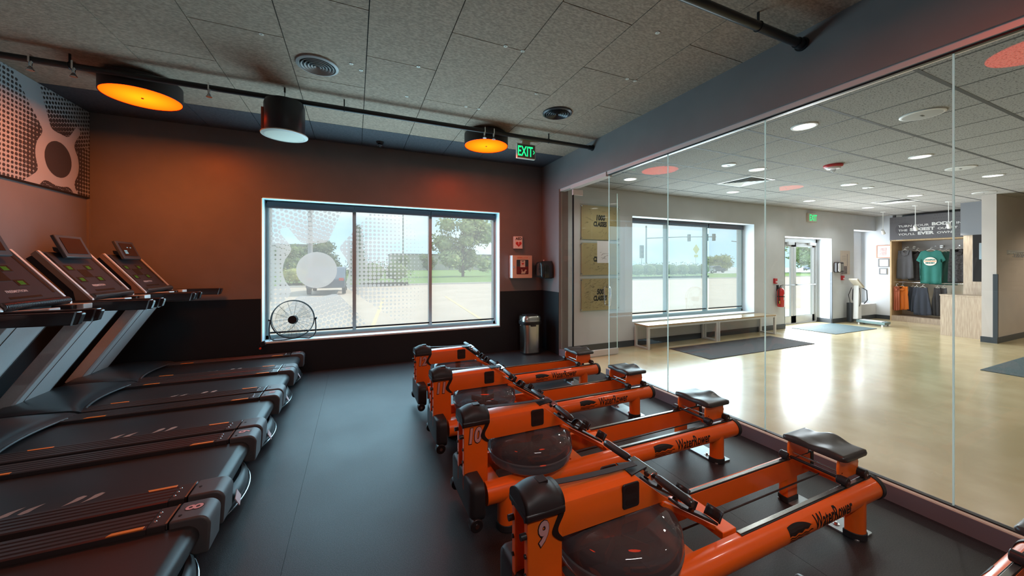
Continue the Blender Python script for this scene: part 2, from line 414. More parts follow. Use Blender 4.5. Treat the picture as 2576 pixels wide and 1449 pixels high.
# ================================================================== windows
K['frame'] = mat('window_frame_paint', (0.34, 0.46, 0.48), 0.4)
K['pane'] = glassmat('window_glass', (0.97, 0.99, 0.98), 1.3)
def window(name, x0, x1, z0, z1, yg, mull):
    fr = M(); t = 0.035
    fr.box(x0, x0+t, yg-0.04, yg+0.05, z0, z1).box(x1-t, x1, yg-0.04, yg+0.05, z0, z1)
    fr.box(x0, x1, yg-0.04, yg+0.05, z0, z0+0.05).box(x0, x1, yg-0.04, yg+0.05, z1-0.04, z1)
    o = struct(name, fr, K['frame'], smooth=False)
    xs = [x0+t]+mull+[x1-t]
    for mx in mull: M().box(mx-0.025, mx+0.025, yg-0.04, yg+0.05, z0+0.05, z1-0.04).build('mullion', K['frame'], o, smooth=False)
    for a, b in zip(xs[:-1], xs[1:]): M().box(a, b, yg+0.03, yg+0.036, z0+0.05, z1-0.04).build('pane', K['pane'], o, smooth=False)
    return o
window('window_1', -1.148, 2.288, 0.462, 2.408, 6.05, [-0.01, 1.145])
window('window_2', 4.73, 8.23, 0.45, 2.42, 5.56, [5.89, 7.05])
window('window_3', 12.42, 13.10, 0.42, 2.47, 5.60, [12.95])
struct('wall_back', M().box(13.10, 13.56, 5.56, 5.66, 0.42, 2.47), K['whitewall'], smooth=False)
# solar roller shades
K['shade'] = glassmat('solar_screen', (0.92, 0.92, 0.92), 1.01, diff=0.20, dcol=(0.90, 0.90, 0.90), translucent=0.85)
K['cassette'] = mat('shade_cassette', (0.055, 0.055, 0.065), 0.5)
def shade(x0, x1, y, ztop, zbot, label, grp):
    t = thing('roller_shade', label, 'window shade', ((x0+x1)/2, y, zbot), 0, grp)
    off = ((x0+x1)/2, y, zbot)
    M(off).box(x0, x1, y-0.035, y+0.025, ztop-0.085, ztop).build('cassette', K['cassette'], t, bevel=0.003)
    M(off).box(x0+0.02, x1-0.02, y-0.0006, y+0.0006, zbot, ztop-0.085).build('fabric', K['shade'], t, smooth=False)
    M(off).box(x0+0.015, x1-0.015, y-0.008, y+0.008, zbot-0.012, zbot+0.012).build('hem_bar', K['blackmetal'], t)
g1 = 'solar shades on the gym window'
shade(-1.125, -0.015, 5.985, 2.39, 0.553, 'half-transparent solar shade behind the floor fan, left third of gym window', g1)
shade(-0.005, 1.135, 5.985, 2.395, 0.556, 'half-transparent solar shade over middle third of gym window with small dots', g1)
shade(1.15, 2.27, 5.985, 2.385, 0.553, 'half-transparent solar shade over clear right third of gym window, nearest the AED', g1)
g1 = 'solar shades on the lobby window'
shade(4.75, 5.86, 5.50, 2.41, 0.56, 'half-transparent solar shade on left third of lobby window, nearest the signed boards', g1)
shade(5.91, 7.02, 5.50, 2.41, 0.56, 'half-transparent solar shade on middle third of lobby window above bench', g1)
shade(7.07, 8.19, 5.50, 2.40, 0.56, 'half-transparent solar shade on right third of lobby window, nearest the fire extinguisher', g1)
# halftone film -------------------------------------------------------------
import numpy as np
def halftone(r0, x0, x1, z0, z1, row, sp=0.23, k0=0.60, fall=0.124, rmin=0.0, flip=1):
    """dot screen with a rounded five-armed gap around a disc, cut into thin rows; centre at the origin"""
    def smin(a, b, k): h = np.clip(0.5+0.5*(b-a)/k, 0, 1); return b*(1-h)+a*h-k*h*(1-h)
    nx = int((x1-x0)/(row*0.8)); xs = np.linspace(x0, x1, nx); m = M(); z = z0
    while z < z1-1e-6:
        zc = z+row/2; X = xs*flip/r0; Z = np.full_like(X, zc/r0); d = np.hypot(X, Z); a = np.arctan2(Z, X)
        v = d-(1.56+0.06*np.cos(2*a))
        for (ang, hw, grow, end) in ((60, 0.30, 0.16, 99), (126, 0.24, 0.0, 2.55), (231, 0.16, 0.02, 3.2), (317, 0.26, 0.10, 99)):
            t = math.radians(ang); u = X*math.cos(t)+Z*math.sin(t); w = np.abs(-X*math.sin(t)+Z*math.cos(t))
            arm = np.hypot(np.maximum(u-end, 0)+np.maximum(0.4-u, 0), w)-(hw+grow*np.maximum(u-1.6, 0)); v = smin(v, arm, 0.42)
        sec = np.where((a > math.radians(60)) & (a < math.radians(126)), -0.33, np.where((a > math.radians(-129)) & (a < math.radians(-43)), 0.30, 0.0))
        sec = np.where((a > math.radians(126)) & (a < math.radians(150)), -0.33, sec)
        c, s_ = np.cos(sec), np.sin(sec); U = (X*c+Z*s_)/sp; V = (-X*s_+Z*c)/sp
        V2 = np.round(V); off = np.where(sec != 0, (V2 % 2)*0.5, 0.0); du = U-off-np.round(U-off); dv = V-V2
        cu, cv = (np.round(U-off)+off)*sp, V2*sp; dc = np.hypot(cu, cv)
        rad = np.clip(k0-fall*(dc-1.6), rmin, 0.75)
        on = ((np.hypot(du, dv) < rad) & (rad > 0.05) & (v > 0)) | (d < 1.0)
        e = np.flatnonzero(np.diff(np.concatenate(([0], on.astype(int), [0]))))
        for p, q in zip(e[::2], e[1::2]):
            xa, xb = xs[p]-row*0.4, xs[min(q, nx)-1]+row*0.4
            n = len(m.v); m.v += [Vector((xa, 0, z)), Vector((xb, 0, z)), Vector((xb, 0, z+row)), Vector((xa, 0, z+row))]; m.f.append((n, n+1, n+2, n+3))
        z += row
    return m
def flat_mesh(name, V, F, mt, parent=None):
    me = bpy.data.meshes.new(name); me.from_pydata(V, [], F); me.materials.append(mt); o = bpy.data.objects.new(name, me); COL.objects.link(o); o.parent = parent; return o
h = halftone(0.268, -1.10+0.519, 2.25+0.519, 0.53-1.43, 2.35-1.43, 0.005)
K['film'] = glassmat('frosted_film', (0.9, 0.9, 0.9), 1.05, diff=0.80, dcol=(0.93, 0.93, 0.93), translucent=0.75)
me = flat_mesh('window_film', [tuple(p) for p in h.v], h.f, K['film']); me.location = (-0.519, 6.074, 1.43)
link_props(me, 'frosted halftone dot film with large round disc stuck on gym window', 'window film')
# banner on the left wall
b = thing('wall_banner', 'white banner printed with dark halftone dots high on left wall above treadmills', 'banner', (XL+0.006, 5.2, 2.78))
off = (XL+0.006, 5.2, 2.78)
M(off).box(XL, XL+0.012, 3.1, 5.795, 2.285, 3.275).build('panel', mat('banner_print_white', (0.38, 0.38, 0.385), 0.6), b, smooth=False)
h = halftone(0.185, -0.475, 2.2, -0.312, 0.672, 0.004, k0=0.58, fall=0.16, rmin=0.33)
dp = flat_mesh('dot_print', [(0.0075, 0.12-p[0], -0.18+p[2]) for p in h.v], h.f, mat('banner_print_dark', (0.050, 0.040, 0.036), 0.6), b); dp['kind'] = 'stuff'
M(off).box(XL, XL+0.016, 3.1, 5.795, 2.27, 2.29).build('bottom_edge', K['blackmetal'], b, smooth=False)
struct('trim_9', M().box(XL, XL+0.022, YW-0.03, YW, 1.05, 2.27), mat('corner_strip', (0.22, 0.19, 0.17), 0.5))
# entrance doors -------------------------------------------------------------
def entrance():
    y = 5.60
    fr = M().box(9.36, 9.42, y-0.03, y+0.08, 0, 2.19).box(11.27, 11.33, y-0.03, y+0.08, 0, 2.19).box(9.36, 11.33, y-0.03, y+0.08, 2.10, 2.19).box(9.36, 11.33, y-0.03, y+0.08, 0, 0.02)
    fr.box(9.345, 9.36, YR, y-0.03, 0, 2.19)
    d = struct('door_1', fr, K['alu'], smooth=False)
    for a, b in ((9.43, 10.33), (10.36, 11.26)):
        lf = M().box(a, a+0.09, y, y+0.045, 0.02, 2.09).box(b-0.09, b, y, y+0.045, 0.02, 2.09).box(a, b, y, y+0.045, 1.98, 2.09).box(a, b, y, y+0.045, 0.02, 0.20)
        l = lf.build('door_leaf', K['alu'], d, smooth=False)
        M().box(a+0.09, b-0.09, y+0.018, y+0.026, 0.20, 1.98).build('pane', K['pane'], l, smooth=False)
        M().cyl((a+0.03, y-0.045, 1.0), (b-0.03, y-0.045, 1.0), 0.014).box(a+0.05, a+0.08, y-0.05, y, 0.98, 1.02).box(b-0.08, b-0.05, y-0.05, y, 0.98, 1.02).build('push_bar', K['silver'], l)
        M().box(b-0.32, b-0.06, y-0.07, y-0.02, 2.02, 2.10).box(a+0.1, b-0.2, y-0.045, y-0.03, 2.085, 2.10).build('door_closer', K['alu'], l, bevel=0.004)
entrance()
def glass_door():
    g = M().box(3.19, 4.06, 4.858, 4.870, 0.10, 2.71)
    d = struct('door_2', g, K['glass'], smooth=False)
    M().box(3.19, 4.07, 4.845, 4.885, 0.015, 0.11).build('bottom_rail', mat('door_rail', (0.66, 0.63, 0.62), 0.35, metal=0.3), d, bevel=0.003)
    M().box(3.17, 3.36, 4.848, 4.882, 2.62, 2.71).build('top_patch', K['rail'], d, bevel=0.003)
    M().box(4.055, 4.062, 4.857, 4.871, 0.11, 2.71).build('edge_seal', K['glassedge'], d, smooth=False)
    M().box(3.172, 3.188, 4.85, 4.88, 0.11, 2.62).build('edge_seal', K['blackmetal'], d, smooth=False)
    h = M(); h.tube([(3.85, 4.858, 0.84), (3.85, 4.80, 0.84), (3.85, 4.79, 0.86), (3.85, 4.79, 1.12), (3.85, 4.80, 1.14), (3.85, 4.858, 1.14)], 0.011)
    h.tube([(3.85, 4.87, 0.84), (3.85, 4.93, 0.84), (3.85, 4.94, 0.86), (3.85, 4.94, 1.12), (3.85, 4.93, 1.14), (3.85, 4.87, 1.14)], 0.011)
    h.build('door_handle', K['chrome'], d)
glass_door()
# ================================================================== gym lamps
K['lampdisc'] = None
def lampmat():
    m = bpy.data.materials.new('orange_diffuser'); m.use_nodes = True; t = m.node_tree; t.nodes.clear()
    tc = t.nodes.new('ShaderNodeTexCoord'); g = t.nodes.new('ShaderNodeVectorMath'); g.operation = 'LENGTH'
    sp = t.nodes.new('ShaderNodeVectorMath'); sp.operation = 'MULTIPLY'; sp.inputs[1].default_value = (1, 1, 0)
    r = t.nodes.new('ShaderNodeValToRGB'); e = t.nodes.new('ShaderNodeEmission'); o = t.nodes.new('ShaderNodeOutputMaterial')
    t.links.new(tc.outputs['Object'], sp.inputs[0]); t.links.new(sp.outputs[0], g.inputs[0]); t.links.new(g.outputs['Value'], r.inputs[0])
    r.color_ramp.elements[0].position = 0.05; r.color_ramp.elements[0].color = (1.0, 0.062, 0.001, 1)
    r.color_ramp.elements[1].position = 0.285; r.color_ramp.elements[1].color = (1.0, 0.024, 0.0005, 1)
    e.inputs[1].default_value = 10.0
    t.links.new(r.outputs[0], e.inputs[0]); t.links.new(e.outputs[0], o.inputs[0]); return m
K['lampdisc'] = lampmat()
def drum(x, y, label, energy, col):
    t = thing('drum_lamp', label, 'ceiling lamp', (x, y, 3.10), 0, None)
    o = (x, y, 3.10)
    M(o).lathe([(0.288, 3.100), (0.292, 3.102), (0.292, 3.25), (0.0001, 3.25), (0.0001, 3.24), (0.284, 3.235), (0.284, 3.104)], (x, y, 0), 56).build('lamp_housing', mat('lamp_housing_black', (0.03, 0.02, 0.018), 0.5), t)
    M(o).cyl((x, y, 3.25), (x, y, CZ), 0.06).build('ceiling_mount', K['black'], t)
    M(o).lathe([(0.0001, 3.104), (0.284, 3.104), (0.284, 3.108), (0.0001, 3.108)], (x, y, 0), 56).build('diffuser', K['lampdisc'], t)
    M(o).cyl((x, y, 3.098), (x, y, 3.105), 0.010, n=12).build('center_screw', K['black'], t)
    l = lamp('drum_lamp_light', 'AREA', (x, y, 3.095), energy*2.1, col, (0, 0, 0), 0.52)
    l.visible_glossy = False
    return t
OR, RD = (1.0, 0.25, 0.02), (1.0, 0.18, 0.05)
drum(-1.87, 4.585, 'glowing orange drum lamp on ceiling above the treadmills, nearest the dotted banner', 17, OR)
drum(1.62, 4.585, 'glowing orange drum lamp on ceiling left of the green exit sign', 11, RD)
drum(1.68, 0.85, 'glowing orange drum lamp over the nearest rowers, seen only as reflection in glass', 5, OR)
drum(-1.87, 0.85, 'orange drum lamp above the nearest treadmills, out of frame', 3, OR)
# unseen teal tube, assumed from a blue bar mirrored in a rower tank
t = thing('tube_light', 'unseen teal tube light assumed on the ceiling behind the viewer', 'tube light', (0.9, -0.9, 3.2))
M((0.9, -0.9, 3.2)).box(0.2, 1.6, -0.95, -0.85, 3.2, 3.28).build('fixture_body', K['black'], t, bevel=0.005)
M((0.9, -0.9, 3.2)).cyl((0.25, -0.9, 3.195), (1.55, -0.9, 3.195), 0.02).build('tube', emat('teal_tube', (0.12, 0.75, 1.0), 4.0), t)
lamp('rear_fill_light', 'AREA', (0.9, -0.9, 3.17), 34, (0.95, 0.92, 0.90), (0, 0, 0), 1.3, 0.08)  # added neutral fill for the near sides, not the teal tube's own light
# pendant speaker
t = thing('pendant_speaker', 'black cylindrical pendant speaker with pale round grille hanging by gym window', 'speaker', (-0.645, 4.215, 2.79))
o = (-0.645, 4.215, 2.79); cx, cy = o[0], o[1]
M(o).lathe([(0.165, 2.80), (0.178, 2.82), (0.178, 3.09), (0.168, 3.125), (0.05, 3.13), (0.0001, 3.13)], (cx, cy, 0), 48).build('housing', mat('speaker_black', (0.02, 0.02, 0.025), 0.35), t)
M(o).lathe([(0.172, 2.788), (0.203, 2.795), (0.205, 2.803), (0.165, 2.818)], (cx, cy, 0), 48).build('trim_ring', mat('pale_trim', (0.62, 0.60, 0.52), 0.4), t)
M(o).lathe([(0.0001, 2.783), (0.12, 2.784), (0.173, 2.79), (0.173, 2.80), (0.0001, 2.80)], (cx, cy, 0), 48).build('grille', mat('pale_grille', (0.74, 0.70, 0.56), 0.5, bump=0.3, bscale=500), t)
M(o).tube([(cx, cy, 3.13), (cx, cy, 3.28)], 0.003).cyl((cx, cy, 3.23), (cx, cy, 3.28), 0.008).tube([(cx-0.09, cy-0.05, 3.12), (cx-0.09, cy-0.05, 3.15), (cx-0.085, cy-0.05, 3.155), (cx-0.08, cy-0.05, 3.15), (cx-0.08, cy-0.05, 3.12)], 0.003).build('hanging_cable', K['blackmetal'], t)
M(o).box(cx-0.19, cx-0.165, cy-0.05, cy+0.0, 2.83, 3.04).build('bracket', mat('orange_bracket', (0.5, 0.06, 0.01), 0.4), t)
# air diffusers in gym ceiling
def vent(x, y, R, mt, label):
    t = thing('air_diffuser', label, 'air vent', (x, y, CZ), 0, None); o = (x, y, CZ)
    M(o).lathe([(R, CZ), (R*0.985, CZ-0.012), (R*0.86, CZ-0.020), (R*0.82, CZ-0.010), (R*0.82, CZ)], (x, y, 0), 48).build('outer_ring', mt, t)
    for k, rr in enumerate((0.70, 0.54, 0.38, 0.23, 0.10)):
        r = R*rr
        M(o).lathe([(r, CZ-0.014), (r+0.010, CZ-0.024), (r+0.013, CZ-0.022), (r+0.002, CZ-0.006)], (x, y, 0), 40).build('ring_vane', mt, t)
    M(o).cyl((x, y, CZ-0.003), (x, y, CZ+0.0), R*0.82, n=40).build('throat', mat('vent_dark', (0.01, 0.01, 0.01), 0.7), t)
vent(-0.305, 3.625, 0.172, mat('vent_grey', (0.42, 0.40, 0.38), 0.4), 'round grey air diffuser with concentric rings above the pendant speaker')
vent(2.165, 3.645, 0.172, mat('vent_black', (0.06, 0.06, 0.065), 0.25, metal=0.3), 'round black air diffuser in ceiling near the glass partition')
# pipes
PZ = 3.18
def pipe(y, r, label, hang):
    t = thing('sprinkler_pipe', label, 'pipe', (0, y, PZ)); o = (0, y, PZ)
    M(o).cyl((XL, y, PZ), (XG, y, PZ), r, n=16).build('pipe_run', mat('pipe_black', (0.025, 0.024, 0.024), 0.35), t)
    M(o).cyl((XG-0.07, y, PZ), (XG-0.005, y, PZ), r*1.25, n=16).cyl((XG-0.015, y, PZ), (XG, y, PZ), r*1.6, n=16).build('end_coupling', K['black'], t)
    for hx in hang: M(o).box(hx-0.006, hx+0.006, y-0.006, y+0.006, PZ, CZ).tube([(hx, y+r*1.1*math.cos(a), PZ+r*1.1*math.sin(a)) for a in [PI*2*k/12 for k in range(12)]], 0.004, closed=True).build('hanger', K['black'], t)
    return t
tp = pipe(4.265, 0.026, 'long black pipe under ceiling along the gym window wall', (-2.2, -0.106, 2.4))
pipe(1.63, 0.030, 'black pipe crossing the ceiling nearest the viewer, ending at the header', (0.9, 2.6))
for x in (-2.42, -2.17, -1.26, 1.48, 1.60):
    o = (0, 4.265, PZ); y = 4.25
    cb = M(o).cyl((x, y, PZ-0.02), (x, y, PZ-0.06), 0.014, 0.010, 12).box(x-0.006, x+0.006, y-0.022, y+0.02, PZ-0.03, PZ+0.035).build('pipe_clamp', K['chrome'], tp)
    M(o).cyl((x, y, PZ-0.06), (x, y, PZ-0.09), 0.008, 0.022, 12).cyl((x, y, PZ-0.09), (x, y, PZ-0.095), 0.024, n=12).build('deflector', K['silver'], cb)
# little dome camera
t = thing('dome_camera', 'small dark dome with pale ring on ceiling above gym window', 'ceiling sensor', (0.33, 5.52, CZ)); o = (0.33, 5.52, CZ)
M(o).cyl((0.33, 5.52, CZ), (0.33, 5.52, CZ-0.03), 0.055, 0.045, 24).build('mount', K['black'], t)
M(o).ball((0.33, 5.52, CZ-0.045), 0.032, n=16).build('lens_dome', K['blackmetal'], t)
M(o).lathe([(0.034, CZ-0.05), (0.040, CZ-0.052), (0.040, CZ-0.058), (0.034, CZ-0.06)], (0.33, 5.52, 0), 24).build('pale_ring', K['silver'], t)
# exit sign (gym)
def exit_sign(x, y, zt, zb, w, label, arrow=True, face=-1, arrow_left=False, mount=True):
    t = thing('exit_sign', label, 'exit sign', (x, y, zb)); o = (x, y, zb); h = zt-zb
    M(o).box(x-w/2, x+w/2, y-0.025, y+0.025, zb, zt).build('housing', K['offwhite'], t, bevel=0.006)
    M(o).box(x-w/2+0.012, x+w/2-0.012, y-0.0275, y-0.024, zb+0.012, zt-0.012).build('face_panel', mat('sign_face', (0.16, 0.15, 0.14) if mount else (0.6, 0.62, 0.55), 0.4), t, smooth=False)
    m = M(o); d = text2d('EXIT', h*0.95, 0.66, 0.0035, 0, 'CENTER')
    sx = x-(0.02 if arrow else 0)
    add_text(m, d, lambda a, b: (sx+a*w/0.30*0.92, y-0.029, zb+h*0.16+b))
    if arrow:
        ax, az = x+w*0.41, zb+h*0.47
        m.add([(ax-0.016, y-0.029, az+0.028), (ax-0.006, y-0.029, az+0.028), (ax+0.012, y-0.029, az), (ax-0.006, y-0.029, az-0.028), (ax-0.016, y-0.029, az-0.028), (ax+0.0, y-0.029, az)], [(0, 5, 2, 1), (5, 4, 3, 2)])
    m.build('letters', K['green_led'], t, smooth=False)
    if mount: M(o).box(x-0.06, x+0.06, y-0.02, y+0.02, zt, CZ).build('ceiling_canopy', K['offwhite'], t)
exit_sign(2.245, 4.66, 3.235, 3.025, 0.29, 'green lit exit sign with right arrow hanging from dark gym ceiling')
# ------------------------------------------------------------------ fan on the sill
def fan():
    c = (-0.80, 5.885, 0.742); o = (-0.80, 5.885, 0.462); R = 0.262
    t = thing('floor_fan', 'round black wire-cage fan standing on the gym window sill', 'fan', o)
    r = M(o)
    for yy in (-0.045, 0.045): r.tube([(c[0]+R*math.cos(a), c[1]+yy, c[2]+R*math.sin(a)) for a in [2*PI*k/48 for k in range(48)]], 0.0042, closed=True)
    r.tube([(c[0]+(R+0.003)*math.cos(a), c[1], c[2]+(R+0.003)*math.sin(a)) for a in [2*PI*k/48 for k in range(48)]], 0.006, closed=True)
    r.build('cage_rim', K['blackmetal'], t)
    for yy, nm in ((-0.06, 'front_grille'), (0.06, 'rear_grille')):
        g = M(o)
        for k in range(5 if yy > 0 else 24):
            rr = (0.07+0.19*k/24) if yy < 0 else 0.08+0.045*k
            g.tube([(c[0]+rr*math.cos(a), c[1]+yy*(1-(rr/R)**2*0.35), c[2]+rr*math.sin(a)) for a in [2*PI*i/40 for i in range(40)]], 0.0009, n=3, closed=True)
        for k in range(14):
            a = 2*PI*k/14+(0.1 if yy > 0 else 0); ca, sa = math.cos(a), math.sin(a)
            g.tube([(c[0]+q*ca, c[1]+yy*(1-(q/R)**2*0.3), c[2]+q*sa) for q in (0.05, 0.15, 0.26)], 0.0016, n=4)
        g.build(nm, K['blackmetal'], t)
    M(o).cyl((c[0], c[1]-0.066, c[2]), (c[0], c[1]-0.05, c[2]), 0.056, n=32).build('hub_badge', K['black'], t, bevel=0.004)
    M(o).cyl((c[0], c[1]+0.02, c[2]-0.01), (c[0], c[1]+0.085, c[2]-0.02), 0.062, 0.05, n=24).build('motor', K['black'], t, bevel=0.006)
    b = M(o)
    for k in range(3):
        a0 = 2*PI*k/3+0.5
        def bl(u, v, a0=a0):
            rr = 0.05+0.17*u; a = a0+(v-0.5)*(0.5+0.5*u); return (c[0]+rr*math.cos(a), c[1]-0.01+(v-0.5)*0.05, c[2]+rr*math.sin(a))
        b.grid(bl, 6, 4)
    bo = b.build('blades', glassmat('smoke_blade', (0.93, 0.93, 0.90), 1.2, diff=0.10, dcol=(0.4, 0.4, 0.4)), t)
    s = M(o); z0 = 0.472
    pts = [(c[0]-R-0.012, c[1], c[2]-0.005), (c[0]-R-0.022, c[1], 0.62), (c[0]-R-0.020, c[1], 0.54), (c[0]-R+0.0, c[1]-0.02, 0.49), (c[0]-R+0.04, c[1]-0.07, z0), (c[0]-0.10, c[1]-0.075, z0), (c[0]+0.08, c[1]-0.03, z0+0.01), (c[0]+R-0.06, c[1]-0.065, z0), (c[0]+R-0.01, c[1]-0.03, 0.49), (c[0]+R+0.018, c[1], 0.54), (c[0]+R+0.022, c[1], 0.62), (c[0]+R+0.014, c[1], c[2]+0.0)]
    s.tube(pts, 0.0085)
    s.tube([(c[0]-R+0.04, c[1]-0.07, z0), (c[0]-R+0.02, c[1]+0.05, z0)], 0.007).tube([(c[0]+R-0.06, c[1]-0.065, z0), (c[0]+R-0.03, c[1]+0.05, z0)], 0.007)
    s.build('stand', K['blackmetal'], t)
    for sx in (-1, 1): M(o).cyl((c[0]+sx*(R-0.005), c[1], c[2]), (c[0]+sx*(R+0.035), c[1], c[2]), 0.009, n=10).cyl((c[0]+sx*(R+0.024), c[1], c[2]), (c[0]+sx*(R+0.034), c[1], c[2]), 0.016, n=12).build('tilt_knob', K['black'], t)
    M(o).tube([(c[0]+0.03, c[1]+0.07, c[2]-0.06), (c[0]-0.02, c[1]+0.07, c[2]-0.13), (c[0]-0.11, c[1]+0.06, c[2]-0.20), (c[0]-0.21, c[1]+0.02, c[2]-0.25), (c[0]-0.28, c[1]-0.04, 0.470)], 0.003).build('power_cord', K['black'], t)
fan()
t = thing('power_plug', 'small black power adapter with orange tip at lower left corner of gym window', 'plug', (-1.13, 5.78, 0.44)); o = (-1.13, 5.78, 0.44)
M(o).obox((-1.135, 5.775, 0.445), (0.028, 0, 0.012), (0, 0.022, 0), (-0.010, 0, 0.030)).build('adapter_body', K['black'], t, bevel=0.004)
M(o).cyl((-1.165, 5.77, 0.385), (-1.165, 5.79, 0.385), 0.014, n=14).build('orange_tip', mat('orange_red_plastic', (0.7, 0.08, 0.03), 0.4), t)
# ------------------------------------------------------------------ AED sign, cabinet, dispenser, trash can
K['paper'] = mat('warm_white_board', (0.74, 0.66, 0.60), 0.5)
K['red'] = mat('sign_red', (0.55, 0.035, 0.02), 0.45)
def heart(cx, cz, s):
    P = []
    for i in range(32):
        a = 2*PI*i/32
        P.append((cx+s*16*math.sin(a)**3/17, cz+s*(13*math.cos(a)-5*math.cos(2*a)-2*math.cos(3*a)-math.cos(4*a))/17))
    return P
def aed():
    o = (2.63, 5.80, 1.79); t = thing('aed_sign', 'projecting sign with red heart and letters AED above defibrillator cabinet', 'sign', o)
    y = 5.70   # wedge sign: front folded panel
    M(o).prism([(2.545, 5.798), (2.545, 5.74), (2.68, 5.70), (2.735, 5.798)], 1.795, 2.005, 'xy').build('panel', K['paper'], t, smooth=False)
    n = Vector((0.04, 0.135, 0)).normalized()
    def F(a, b): # along slanted front
        p = Vector((2.545, 5.74, 0)).lerp(Vector((2.68, 5.70, 0)), a); return (p.x-0.0004, p.y-0.0022, b)
    m = M(o); add_text(m, text2d('AED', 0.062, 0.9, 0.002, 0, 'CENTER'), lambda a, b: F(0.55+a/0.141, 1.945+b)); m.build('letters', K['decal_black'], t, smooth=False)
    m = M(o); hp = heart(0.0, 1.872, 0.056); m.add([F(0.55+a/0.141, b) for a, b in hp], [tuple(range(len(hp)))]); m.build('heart', K['red'], t, smooth=False)
    m = M(o); bp = [(-0.002, 1.895), (0.008, 1.895), (0.003, 1.880), (0.009, 1.880), (-0.004, 1.850), (-0.001, 1.870), (-0.007, 1.870)]
    m.add([(q[0], q[1]-0.001, q[2]) for q in [F(0.55+a/0.141, b) for a, b in bp]], [tuple(range(len(bp)))]); m.build('bolt', K['paper'], t, smooth=False)
    m = M(o); add_text(m, text2d('AED', 0.045, 0.7, 0.0, 0, 'CENTER'), lambda a, b: (2.7085+a*0.49+0.003, 5.7500+a*0.87, 1.95+b)); m.build('side_letters', K['decal_black'], t, smooth=False)
    o = (2.70, 5.80, 1.26); t = thing('defibrillator_cabinet', 'white wall cabinet lettered DEFIBRILLATOR with dark window, right of gym window', 'cabinet', o)
    x0, x1, z0, z1, yf = 2.475, 2.848, 1.28, 1.672, 5.655
    M(o).box(x0, x1, yf+0.012, YW, z0, z1).build('body', K['white'], t, bevel=0.004)
    d = M(o).prism(rrect(x0, x1, z0, z1, 0.008), yf, yf+0.012).build('door', mat('cabinet_cream', (0.72, 0.56, 0.44), 0.4), t)
    m = M(o); add_text(m, text2d('DEFIBRILLATOR', 0.034, 0.86, 0.0006, 0, 'CENTER'), lambda a, b: ((x0+x1)/2+a, yf-0.001, z1-0.052+b)); m.build('lettering', mat('orange_print', (0.7, 0.13, 0.04), 0.5), t, smooth=False)
    M(o).prism(rrect(x0+0.075, x1-0.07, z0+0.065, z1-0.075, 0.012), yf-0.0015, yf+0.001).build('window', mat('cabinet_window', (0.035, 0.035, 0.035), 0.15), t, smooth=False)
    M(o).box(x0+0.08, x1-0.075, yf-0.003, yf-0.0016, z0+0.07, z0+0.20).build('red_case', mat('red_case', (0.16, 0.02, 0.02), 0.5), t, smooth=False)
    M(o).box(x0+0.145, x1-0.135, yf-0.005, yf-0.0032, z1-0.205, z1-0.085).build('card', K['paper'], t, smooth=False)
    m = M(o); hp = heart((x0+x1)/2+0.005, z1-0.145, 0.024); m.add([(a, yf-0.006, b) for a, b in hp], [tuple(range(len(hp)))]); m.build('card_heart', K['red'], t, smooth=False)
    m = M(o); add_text(m, text2d('AED', 0.026, 0.9, 0.0008, 0, 'CENTER'), lambda a, b: ((x0+x1)/2+0.005+a, yf-0.006, z1-0.112+b)); m.build('card_letters', K['decal_black'], t, smooth=False)
    m = M(o); m.prism([(x0+0.16, z0+0.075), (x0+0.235, z0+0.075), (x0+0.25, z0+0.12), (x0+0.268, z0+0.13), (x0+0.255, z0+0.15), (x0+0.235, z0+0.14), (x0+0.22, z0+0.115), (x0+0.19, z0+0.11), (x0+0.18, z0+0.15), (x0+0.165, z0+0.15), (x0+0.17, z0+0.11)], yf-0.006, yf-0.0035); m.build('hand_symbol', K['offwhite'], t, smooth=False)
    M(o).box(x0+0.015, x0+0.035, yf-0.012, yf, (z0+z1)/2-0.02, (z0+z1)/2+0.01).build('latch', K['silver'], t, bevel=0.002)
aed()
def dispenser():
    o = (3.12, 5.52, 1.27); t = thing('towel_dispenser', 'black glossy paper towel dispenser on wall beside the defibrillator cabinet', 'dispenser', o)
    # profile seen from the front (y,z), depth towards -x
    prof = [(5.37, 1.285), (5.66, 1.285), (5.675, 1.36), (5.67, 1.50), (5.60, 1.565), (5.43, 1.575), (5.375, 1.51), (5.36, 1.36)]
    def body(u, v):
        a = u*2*PI; n = len(prof); i = u*n; k = int(i) % n; f = i-int(i)
        y = prof[k][0]*(1-f)+prof[(k+1) % n][0]*f; z = prof[k][1]*(1-f)+prof[(k+1) % n][1]*f
        cy, cz = 5.515, 1.42; s = [1.0, 1.0, 1.0, 0.97, 0.90, 0.70, 0.0][v]; x = [3.12, 3.05, 2.97, 2.93, 2.905, 2.895, 2.89][v]
        return (x, cy+(y-cy)*s, cz+(z-cz)*s)
    m = M(o); nu = 32; vs = [body(i/nu, j) for i in range(nu) for j in range(7)]
    m.add(vs, [(i*7+j, ((i+1) % nu)*7+j, ((i+1) % nu)*7+j+1, i*7+j+1) for i in range(nu) for j in range(6)])
    m.build('cover', mat('smoke_black_gloss', (0.012, 0.018, 0.018), 0.14, coat=0.5), t, sharp=60)
    M(o).box(2.98, 3.11, 5.42, 5.61, 1.272, 1.29).build('paper_outlet', K['black'], t)
    M(o).cyl((3.0, 5.50, 1.565), (3.0, 5.50, 1.60), 0.012, n=12).build('knob', mat('pinkish_knob', (0.6, 0.3, 0.25), 0.4), t)
    M(o).box(2.93, 2.97, 5.655, 5.70, 1.405, 1.415).build('side_latch', K['silver'], t)
dispenser()
